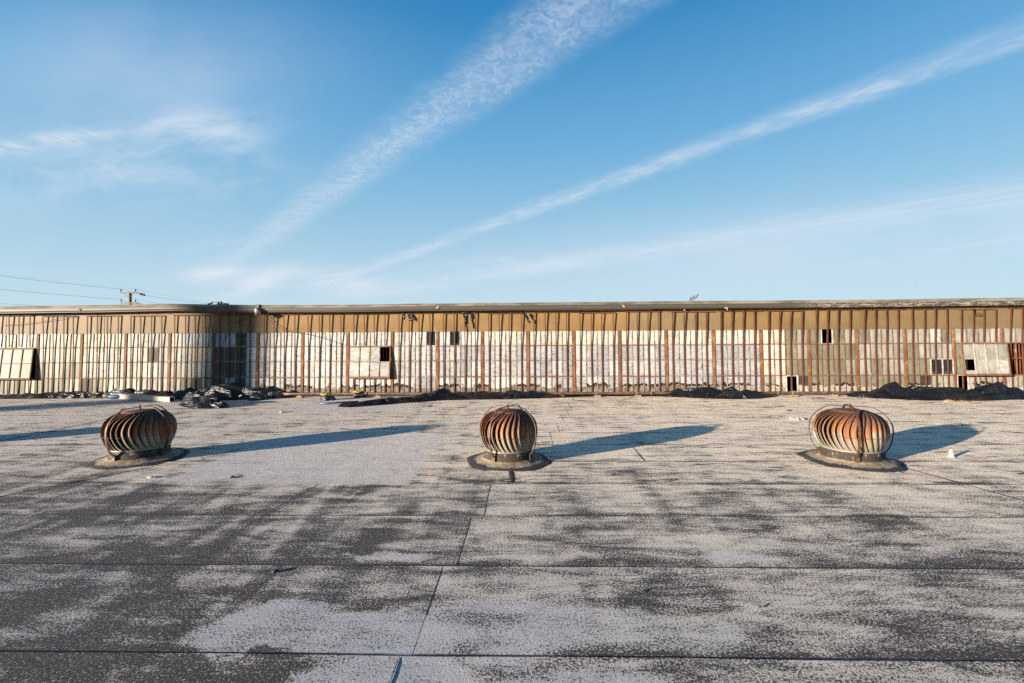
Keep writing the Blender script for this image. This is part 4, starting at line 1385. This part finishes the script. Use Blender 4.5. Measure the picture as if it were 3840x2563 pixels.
M_black = simple_mat('black_rubber', (0.014, 0.014, 0.015), 0.5, 0, 0.3, 12.0, bump=0.5)
M_yellow = simple_mat('yellow_rope', (0.42, 0.34, 0.03), 0.7, 0, 0.25, 30.0)
def lump(bm, r, sx, sy, sz, seed, sub=3, amp=0.25, flat=0.0):
    bmesh.ops.create_icosphere(bm, subdivisions=sub, radius=1.0)
    for v in bm.verts:
        d = v.co.normalized()
        k = 1 + amp * mnoise.noise(d * 1.7 + Vector((seed, 0, 0))) + amp * 0.5 * mnoise.noise(d * 5 + Vector((seed, 3, 0)))
        v.co = Vector((d.x * sx * k * r, d.y * sy * k * r, max(flat, d.z * sz * k) * r))
def rope_bag(px_, py_, label, seed):
    g_ = ground(px_, py_)
    root = thing('rope_bag', g_, label, 'sandbag', 'black sandbags tied with yellow rope')
    bm = bmesh.new(); lump(bm, 0.16, 1.25, 0.9, 0.95, seed, 4, 0.22, -0.02)
    mesh_obj('bag', bm, M_black, root, True)
    bm = bmesh.new()
    pts = []
    for k in range(60):
        a = k / 60 * 2 * PI * 3.2
        rr = 0.05 + 0.055 * (0.5 + 0.5 * N3(k * 0.21, seed)) + 0.02 * math.sin(a * 2.3)
        pts.append((rr * 1.4 * math.cos(a) - 0.03, rr * math.sin(a) - 0.02, 0.145 + 0.016 * math.sin(a * 1.7 + seed) + 0.010 * k / 60))
    tube(bm, pts, 0.011, 6)
    mesh_obj('rope', bm, M_yellow, root)
rope_bag(1228, 1500, 'black sandbag with a yellow rope coil, out on the roof left of the other one', 1.0)
rope_bag(1348, 1489, 'black sandbag with yellow rope, against the wall under the open window sash', 5.0)
g_ = ground(968, 1498)
bm = bmesh.new(); lump(bm, 0.17, 1.5, 1.0, 0.75, 3.0, 4, 0.2, -0.02)
o = mesh_obj('black_bag', bm, M_black, None, True); o.location = g_; tag(o, 'rounded black bag right of the highest plastic heap', 'bag')
g_ = ground(1008, 1493)
bm = bmesh.new()
box(bm, -0.16, -0.03, -0.05, 0.05, 0.0, 0.07); box(bm, -0.01, 0.10, -0.06, 0.05, 0.0, 0.15); 
bmesh.ops.bevel(bm, geom=bm.edges[:], offset=0.012, segments=1, affect='EDGES')
o = mesh_obj('broken_block', bm, simple_mat('grey_block', (0.19, 0.185, 0.18), 0.8, 0, 0.4, 14)); o.location = g_; o.rotation_euler = (0, 0, 0.4)
tag(o, 'small grey broken block just right of the black bag', 'block')

M_plaster = simple_mat('white_plaster', (0.46, 0.44, 0.40), 0.9, 0, 0.2, 20, bump=0.5)
M_rag = simple_mat('brown_rag', (0.30, 0.20, 0.12), 0.9, 0, 0.35, 14, bump=0.6)
M_stone = simple_mat('dark_stone', (0.06, 0.05, 0.045), 0.8, 0, 0.4, 30)
def chips(name, px_, py_, spread, count, size, mat, label, cat, seed, flat=0.5, long=1.0):
    g_ = ground(px_, py_)
    bm = bmesh.new()
    rr = random.Random(seed)
    for k in range(count):
        b2 = bmesh.new()
        lump(b2, size * rr.uniform(0.5, 1.2), 1.3 * long, 1.0, flat, seed + k * 1.7, 2, 0.5, -0.1)
        M = Matrix.Translation((rr.uniform(-1, 1) * spread, rr.uniform(-0.4, 0.4) * spread, 0)) @ Matrix.Rotation(rr.uniform(0, 6), 4, 'Z')
        b2.transform(M)
        me = bpy.data.meshes.new('t'); b2.to_mesh(me); b2.free(); bm.from_mesh(me); bpy.data.meshes.remove(me)
    o = mesh_obj(name, bm, mat)
    o.location = g_
    return tag(o, label, cat)
chips('plaster_lump', 2990, 1571, 0.12, 5, 0.075, M_plaster, 'white lump of plaster lying behind the right turbine, on its left', 'rubble', 3, 0.35)
chips('plaster_chip', 1055, 1546, 0.02, 1, 0.055, M_plaster, 'small white chip alone on the roof between two turbines', 'rubble', 5, 0.5)
chips('dark_stone', 1040, 2146, 0.02, 1, 0.026, M_stone, 'dark little stone with a long shadow on the near bare roofing', 'stone', 7, 0.9)
chips('dark_stone', 2393, 2218, 0.02, 1, 0.013, M_stone, 'tiny dark stone in the near foreground, the left of two', 'stone', 8, 0.9)
chips('dark_stone', 2848, 2279, 0.02, 1, 0.011, M_stone, 'tiny dark stone in the near foreground, the right of two', 'stone', 12, 0.9)
chips('plaster_chip', 563, 1791, 0.02, 1, 0.035, M_plaster, 'pale chip just in front of the left turbine collar', 'rubble', 11, 0.4, 1.6)
chips('plaster_chip', 868, 1790, 0.02, 1, 0.035, M_stone, 'dark chip on the pale coating between two turbines', 'rubble', 13, 0.4, 1.6)
chips('felt_scrap', 2180, 1503, 0.03, 1, 0.10, M_stone, 'flat black scrap of felt right of the pointed plastic roll, near the pipe', 'felt scrap', 14, 0.15, 1.6)
chips('felt_scrap', 2962, 1540, 0.03, 1, 0.045, M_rag, 'brown scrap of felt behind the right turbine', 'felt scrap', 15, 0.3, 1.5)
chips('felt_scrap', 3075, 1493, 0.03, 1, 0.06, M_stone, 'small black scrap close to the pipe at the right', 'felt scrap', 17, 0.2, 1.8)
# twisted rag
g_ = ground(3545, 1507)
bm = bmesh.new()
pts = [(0.0, 0, 0.03)]
rag = [( -0.02, 0.0, 0.03), (0.10, 0.03, 0.045), (0.22, -0.03, 0.03), (0.34, 0.04, 0.02), (0.48, 0.0, 0.03), (0.62, 0.05, 0.02), (0.78, 0.02, 0.015)]
tube(bm, rag, [0.05, 0.065, 0.035, 0.022, 0.03, 0.02, 0.008], 8)
for v in bm.verts: v.co += Vector((N3(v.co.x * 20, v.co.y * 20, 1), N3(v.co.x * 20, v.co.y * 20, 4), N3(v.co.x * 20, v.co.z * 20, 7))) * 0.022
o = mesh_obj('twisted_rag', bm, M_rag); o.location = g_; o.scale = (0.75, 0.6, 0.5); o.rotation_euler = (0, 0, -0.1); tag(o, 'twisted brown rag on the roof in front of the largest plastic sheet', 'rag')

# ------------------------------------------------------------------ fittings and torn strips under the eave
def torn_flap(px_, py0, py1, wpx, label, seed, s=0.12, bend=0.0):
    x, h1 = wall_xh(px_, py0, s); _, h0 = wall_xh(px_, py1, s)
    wd = wpx / 133.0 / 2
    bm = bmesh.new()
    n = 12; rows = []
    for i in range(n + 1):
        q = i / n
        h = h1 + (h0 - h1) * q
        tw = 1.0 - 0.45 * q + 0.30 * N3(q * 5, seed)
        cx = x + bend * q + 0.02 * N3(q * 4, seed + 5)
        r = []
        for j in range(4):
            v = -1 + 2 * j / 3
            r.append(bm.verts.new(W(cx + v * wd * tw, h + 0.02 * N3(j * 2.0, seed + i), s + 0.03 * N3(q * 5, j * 1.5, seed))))
        rows.append(r)
    for a, b in zip(rows[:-1], rows[1:]):
        for j in range(3):
            bm.faces.new((a[j], b[j], b[j + 1], a[j + 1]))
    o = mesh_obj('torn_flap', bm, M_tarp)
    c = W(x, h1, s)
    o.data.transform(Matrix.Translation(-c)); o.location = c
    return tag(o, label, 'torn strip', 'torn black strips hanging from the eave')
torn_flap(1514, 1172, 1201, 12, 'shorter black strip hanging under the eave right of the open sash', 1.0, 0.10, 0.03)
torn_flap(1532, 1178, 1206, 16, 'frayed black strip hanging beside the first rod right of the open sash', 6.0, 0.08, 0.12)
torn_flap(1742, 1170, 1228, 15, 'longest narrow black strip hanging from the eave', 2.0, 0.14, 0.06)
torn_flap(1966, 1172, 1212, 14, 'black strip hanging from the eave right above the middle turbine', 3.0, 0.12, 0.16)

M_lamp = simple_mat('dull_aluminium', (0.42, 0.40, 0.36), 0.35, 0.6, 0.25, 20)
x, h = wall_xh(966, 1168, 0.30)
root = thing('flood_lamp', W(x, h, 0.30), 'broken silver flood lamp hanging from the gutter over the shaded panes', 'lamp')
bm = bmesh.new()
lathe(bm, [(0.02, 0.10), (0.05, 0.09), (0.075, 0.02), (0.088, -0.08), (0.080, -0.082), (0.06, 0.0), (0.01, 0.05)], 20)
hd = mesh_obj('lamp_shade', bm, M_lamp, root); hd.rotation_euler = (R(35), R(12), 0)
bm = bmesh.new(); bar(bm, (0, 0, 0.06), (0, 0.03, 0.20), 0.05, 0.03); bar(bm, (-0.06, 0.02, 0.18), (0.07, 0.02, 0.19), 0.03)
mesh_obj('bracket', bm, M_joint, root)
x, h = wall_xh(2721, 1153, 0.20)
root = thing('eave_sensor', W(x, h, 0.20), 'small white box fixed under the gutter, right of the pole top', 'fixture')
bm = bmesh.new(); box(bm, -0.05, 0.05, -0.05, 0.05, -0.032, 0.032)
bmesh.ops.bevel(bm, geom=bm.edges[:], offset=0.008, segments=2, affect='EDGES')
mesh_obj('housing', bm, M_white, root)
bm = bmesh.new(); tube(bm, [(0.035, -0.01, -0.03), (0.042, -0.01, -0.075)], 0.014, 10); mesh_obj('nozzle', bm, M_white, root)
x, h = wall_xh(2567, 1161, 0.12)
bm = bmesh.new(); lathe(bm, [(0.012, 0.03), (0.022, 0.02), (0.024, -0.02), (0.014, -0.03)], 12, closed_top=False)
o = mesh_obj('insulator_knob', bm, M_plaster); o.location = W(x, h, 0.12); tag(o, 'little white knob under the gutter left of the white box', 'fixture')
x, h = wall_xh(3662, 1177, 0.13)
bm = bmesh.new()
tube(bm, [(-0.10, 0, 0.16), (-0.10, 0, 0.02), (-0.09, 0, 0.0), (-0.05, -0.02, 0.012), (0.02, -0.04, 0.012), (0.09, -0.02, -0.004), (0.10, 0.0, -0.024), (0.05, 0.01, -0.045), (-0.03, 0.0, -0.040), (-0.11, -0.01, -0.03)], 0.010, 8)
o = mesh_obj('bent_conduit', bm, M_strap); o.location = W(x, h, 0.13); tag(o, 'bent hook of conduit hanging in front of the panels at the far right', 'conduit')

M_cable = simple_mat('black_cable', (0.03, 0.024, 0.02), 0.7, 0, 0.2, 10)
def wall_cable(pxs, label, s=0.07, r=0.006):
    pts = []
    for (a, b) in pxs:
        x, h = wall_xh(a, b, s); pts.append(W(x, h, s))
    dense = []
    for i in range(len(pts) - 1):
        p0, p1, p2, p3 = pts[max(i - 1, 0)], pts[i], pts[i + 1], pts[min(i + 2, len(pts) - 1)]
        for k in range(6):
            q = k / 6
            dense.append(0.5 * ((2 * p1) + (p2 - p0) * q + (2 * p0 - 5 * p1 + 4 * p2 - p3) * q * q + (3 * p1 - p0 - 3 * p2 + p3) * q ** 3))
    dense.append(pts[-1])
    bm = bmesh.new(); tube(bm, dense, r, 6)
    o = mesh_obj('loose_cable', bm, M_cable)
    tag(o, label, 'cable', 'loose cables strung on the wall')
wall_cable([(5, 1221), (60, 1218), (130, 1210), (200, 1200), (280, 1188)], 'cable rising gently across the panels at the far left')
wall_cable([(786, 1180), (788, 1205), (797, 1245), (795, 1270), (779, 1297)], 'cable dropping down left of the shaded dark panes', 0.085)
wall_cable([(828, 1192), (850, 1208), (880, 1212), (915, 1200), (940, 1185)], 'sagging cable under the eave left of the flood lamp', 0.085)
wall_cable([(985, 1176), (1010, 1200), (1045, 1228), (1090, 1246), (1130, 1250), (1180, 1262), (1230, 1275), (1290, 1295)], 'cable falling to the right from the flood lamp', 0.085)
wall_cable([(372, 1180), (371, 1230), (366, 1285), (360, 1320)], 'thin vertical cable on the bright cream panes', 0.075, 0.004)

# ------------------------------------------------------------------ poles and wires beyond the roof
M_pole = simple_mat('pole_timber', (0.13, 0.09, 0.055), 0.85, 0, 0.3, 3.0, (3, 3, 0.6))
M_arm = simple_mat('crossarm_timber', (0.20, 0.155, 0.11), 0.85, 0, 0.25, 4.0)
M_ins = simple_mat('insulator_glaze', (0.055, 0.05, 0.05), 0.3, 0, 0.2, 10)
Z_G = -6.0
def insulator(root, p, name='insulator', h=0.30, r=0.11, tilt=None):
    bm = bmesh.new()
    prof = [(0.02, 0.0), (0.025, h * 0.25)]
    for k in range(3):
        z = h * (0.28 + 0.22 * k)
        prof += [(0.035, z), (r * (0.8 + 0.1 * k), z + h * 0.03), (r * (0.75 + 0.1 * k), z + h * 0.07), (0.045, z + h * 0.13)]
    prof += [(0.05, h * 0.97), (0.01, h)]
    lathe(bm, prof, 14)
    o = mesh_obj(name, bm, M_ins, root)
    o.location = p
    if tilt is not None: o.rotation_euler = tilt
    return o
def pole_at(px_, py_top, Y, name, label, r=0.15):
    p = at_y(px_, py_top, Y)
    root = thing(name, (p.x, Y, Z_G), label, 'utility pole', 'utility poles beyond the roof')
    bm = bmesh.new(); tube(bm, [(0, 0, 0), (0, 0, p.z - Z_G)], [r * 1.25, r], 14)
    mesh_obj('pole_shaft', bm, M_pole, root)
    return root, p
Y1 = 55.0
root, p1 = pole_at(488, 1095, Y1, 'utility_pole', 'wooden pole with two crossarms rising above the left of the roof')
top = p1.z - Z_G
zt1, zt2 = top - 0.12, at_y(488, 1137, Y1).z - Z_G
xl = at_y(456, 1098, Y1).x - p1.x; xr = at_y(522, 1098, Y1).x - p1.x
ends1 = []
for zz in (zt1, zt2):
    bm = bmesh.new(); box(bm, xl, xr, -0.20, -0.10, zz - 0.07, zz + 0.07)
    mesh_obj('crossarm', bm, M_arm, root)
    if zz == zt1:
        for sg in (xl * 0.62, xr * 0.62):
            bm = bmesh.new(); bar(bm, (sg, -0.21, zz - 0.05), (0.10 * (1 if sg > 0 else -1), -0.18, zz - 0.55), 0.05, 0.02)
            mesh_obj('arm_brace', bm, M_arm, root)
    for xx in (xl + 0.06, at_y(512, 1098, Y1).x - p1.x):
        insulator(root, (xx, -0.15, zz + 0.07), h=0.36, r=0.13)
        ends1.append(Vector((p1.x + xx, Y1 - 0.15, Z_G + zz + 0.44)))
# dead end strings
strs = []
for zz, nd in ((zt1, 5), (zt2 - 0.05, 4)):
    bm = bmesh.new()
    a = Vector((at_y(514, 1100, Y1).x - p1.x, -0.15, zz)); d = Vector((1.0, -0.1, -0.28)).normalized()
    tube(bm, [a, a + d * 1.2], 0.03, 8)
    for k in range(nd):
        c = a + d * (0.62 + 0.14 * k)
        tube(bm, [c - d * 0.028, c + d * 0.028], 0.125, 12)
    mesh_obj('strain_insulator', bm, M_ins, root)
    strs.append(Vector((p1.x, Y1, Z_G)) + a + d * 1.25)

Y2 = 62.0
root, p2 = pole_at(822, 1143, Y2, 'utility_pole', 'top of a lower pole with dark insulators just showing over the gutter')
t2 = p2.z - Z_G
bm = bmesh.new(); box(bm, -0.45, 1.0, -0.12, 0.12, t2 - 0.10, t2 + 0.05); mesh_obj('crossarm', bm, M_ins, root)
bm = bmesh.new()
tube(bm, [(-0.05, -0.1, t2 + 0.05), (-0.05, -0.1, t2 + 0.34)], 0.16, 12); tube(bm, [(0.32, -0.1, t2 + 0.0), (0.32, -0.1, t2 + 0.38)], 0.17, 12)
bar(bm, (-0.8, -0.1, t2 + 0.36), (0.5, -0.1, t2 + 0.16), 0.09); bar(bm, (-0.3, -0.1, t2 + 0.34), (0.45, -0.1, t2 + 0.38), 0.08)
mesh_obj('cutout_bank', bm, M_ins, root)
for sg, d in ((-0.75, Vector((-0.8, 0, -0.28))), (0.55, Vector((0.95, 0, -0.10)))):
    bm = bmesh.new(); a = Vector((sg, -0.1, t2 + 0.30)) if sg < 0 else Vector((sg, -0.1, t2 + 0.13))
    d.normalize()
    tube(bm, [a, a + d * 0.9], 0.04, 8)
    for k in range(5):
        c = a + d * (0.15 + 0.16 * k); tube(bm, [c - d * 0.03, c + d * 0.03], 0.12, 12)
    mesh_obj('strain_insulator', bm, M_ins, root)
Y3 = 58.0
root, p3 = pole_at(2598, 1127, Y3, 'utility_pole', 'tilted pole top with three upright insulators above the roof, right of centre', 0.06)
A, B = at_y(2585, 1127.5, Y3), at_y(2614, 1115, Y3)
base = Vector((p3.x, Y3, Z_G))
bm = bmesh.new(); bar(bm, A - base, B - base, 0.11); mesh_obj('crossarm', bm, M_ins, root)
for (ax, ay, bx2, by2) in ((2588, 1123, 2592, 1116), (2600, 1118, 2603.5, 1109.5), (2613, 1113, 2617.5, 1104.5)):
    a, b = at_y(ax, ay, Y3) - base, at_y(bx2, by2, Y3) - base
    bm = bmesh.new(); d = (b - a)
    tube(bm, [a, a + d * 0.15, a + d * 0.2, b], [0.04, 0.04, 0.085, 0.085], 10)
    mesh_obj('cutout', bm, M_ins, root)
for (ax, bx2) in ((2595, 2594), (2607, 2603)):
    bm = bmesh.new(); bar(bm, at_y(ax, 1121, Y3) - base, at_y(bx2, 1136, Y3) - base, 0.05); mesh_obj('arm_brace', bm, M_arm, root)

M_wire = simple_mat('wire', (0.05, 0.05, 0.055), 0.6, 0, 0.1, 1.0)
def wire(a, b, label, sag=0.0, r=0.013):
    a, b = Vector(a), Vector(b)
    bm = bmesh.new()
    pts = [a.lerp(b, i / 24) - Vector((0, 0, sag * 4 * (i / 24) * (1 - i / 24))) for i in range(25)]
    tube(bm, pts, r, 6)
    o = mesh_obj('power_line', bm, M_wire)
    tag(o, label, 'power line', 'power lines on the utility poles')
wire(ends1[0], at_y(-420, 978, 40), 'power line from the left end of the upper crossarm up to the left edge', 0.15)
wire(ends1[2], at_y(-420, 1040, 40), 'power line from the left end of the lower crossarm to the left edge', 0.15)
wire(at_y(170, 1150, 60), at_y(-420, 1104, 44), 'lowest power line, just over the gutter at the left edge', 0.05)
wire(ends1[1], at_y(-500, 968, 55), 'faint power line from the right end of the upper crossarm to the left', 0.1, 0.007)
wire(strs[0], at_y(790, 1141, Y2), 'power line from the upper strain insulator down to the lower pole', 0.12)
wire(ends1[0], strs[0], 'short jumper wire along the upper crossarm', 0.05)
wire(ends1[1], at_y(800, 1140, Y2), 'thin power line from the upper right insulator down to the lower pole', 0.10, 0.008)
wire(ends1[3], at_y(640, 1144, 60), 'thin power line from the lower right insulator dipping behind the gutter', 0.05, 0.008)
wire(ends1[2], strs[1], 'short jumper wire along the lower crossarm', 0.05, 0.008)

# birds
M_bird = simple_mat('bird_plumage', (0.05, 0.05, 0.055), 0.8, 0, 0.2, 10)
def bird(px_, py_, Y, label, rz, flap):
    p = at_y(px_, py_, Y)
    root = thing('bird', p, label, 'bird', 'birds far off in the sky', rz)
    bm = bmesh.new()
    tube(bm, [(-0.20, 0, 0.0), (-0.12, 0, 0.005), (0.0, 0, 0.0), (0.10, 0, 0.01), (0.16, 0, 0.03), (0.20, 0, 0.025), (0.235, 0, 0.02)], [0.012, 0.035, 0.055, 0.045, 0.032, 0.028, 0.006], 10)
    f = [bm.verts.new(q) for q in ((-0.16, -0.02, 0), (-0.16, 0.02, 0), (-0.30, 0.05, 0.0), (-0.30, -0.05, 0.0))]
    bm.faces.new(f)
    mesh_obj('bird_body', bm, M_bird, root)
    for sg in (1, -1):
        bm = bmesh.new()
        q = [(0.08, 0.03 * sg, 0.02), (-0.08, 0.03 * sg, 0.02), (-0.06, 0.25 * sg, 0.02 + flap * 0.6), (0.10, 0.22 * sg, 0.02 + flap * 0.6), (-0.10, 0.50 * sg, 0.02 + flap), (0.0, 0.52 * sg, 0.02 + flap)]
        v = [bm.verts.new(x) for x in q]
        bm.faces.new((v[0], v[1], v[2], v[3])); bm.faces.new((v[3], v[2], v[4], v[5]))
        mesh_obj('wing', bm, M_bird, root)
bird(3432, 1073, 120, 'dark bird low in the sky at the right', 0.3, 0.05)
bird(1900, 847, 160, 'tiny bird high above the middle of the roof', 1.2, 0.2)

# tall stack out of the picture on the left; its long shadow falls on the wall
M_brick = simple_mat('stack_brick', (0.22, 0.11, 0.08), 0.9, 0, 0.3, 2.0)
c = W(-8.35, 1.2, 0) + Vector((to_sun.x, to_sun.y, 0)).normalized() * 58
root = thing('chimney_stack', (c.x, c.y, Z_G), 'tall brick stack past the left edge, only its shadow reaches the wall', 'chimney')
bm = bmesh.new()
lathe(bm, [(0.85, 0), (0.60, 12), (0.52, 24), (0.62, 24.05), (0.62, 24.6), (0.38, 24.6), (0.36, 23.0)], 28)
mesh_obj('shaft', bm, M_brick, root, True)
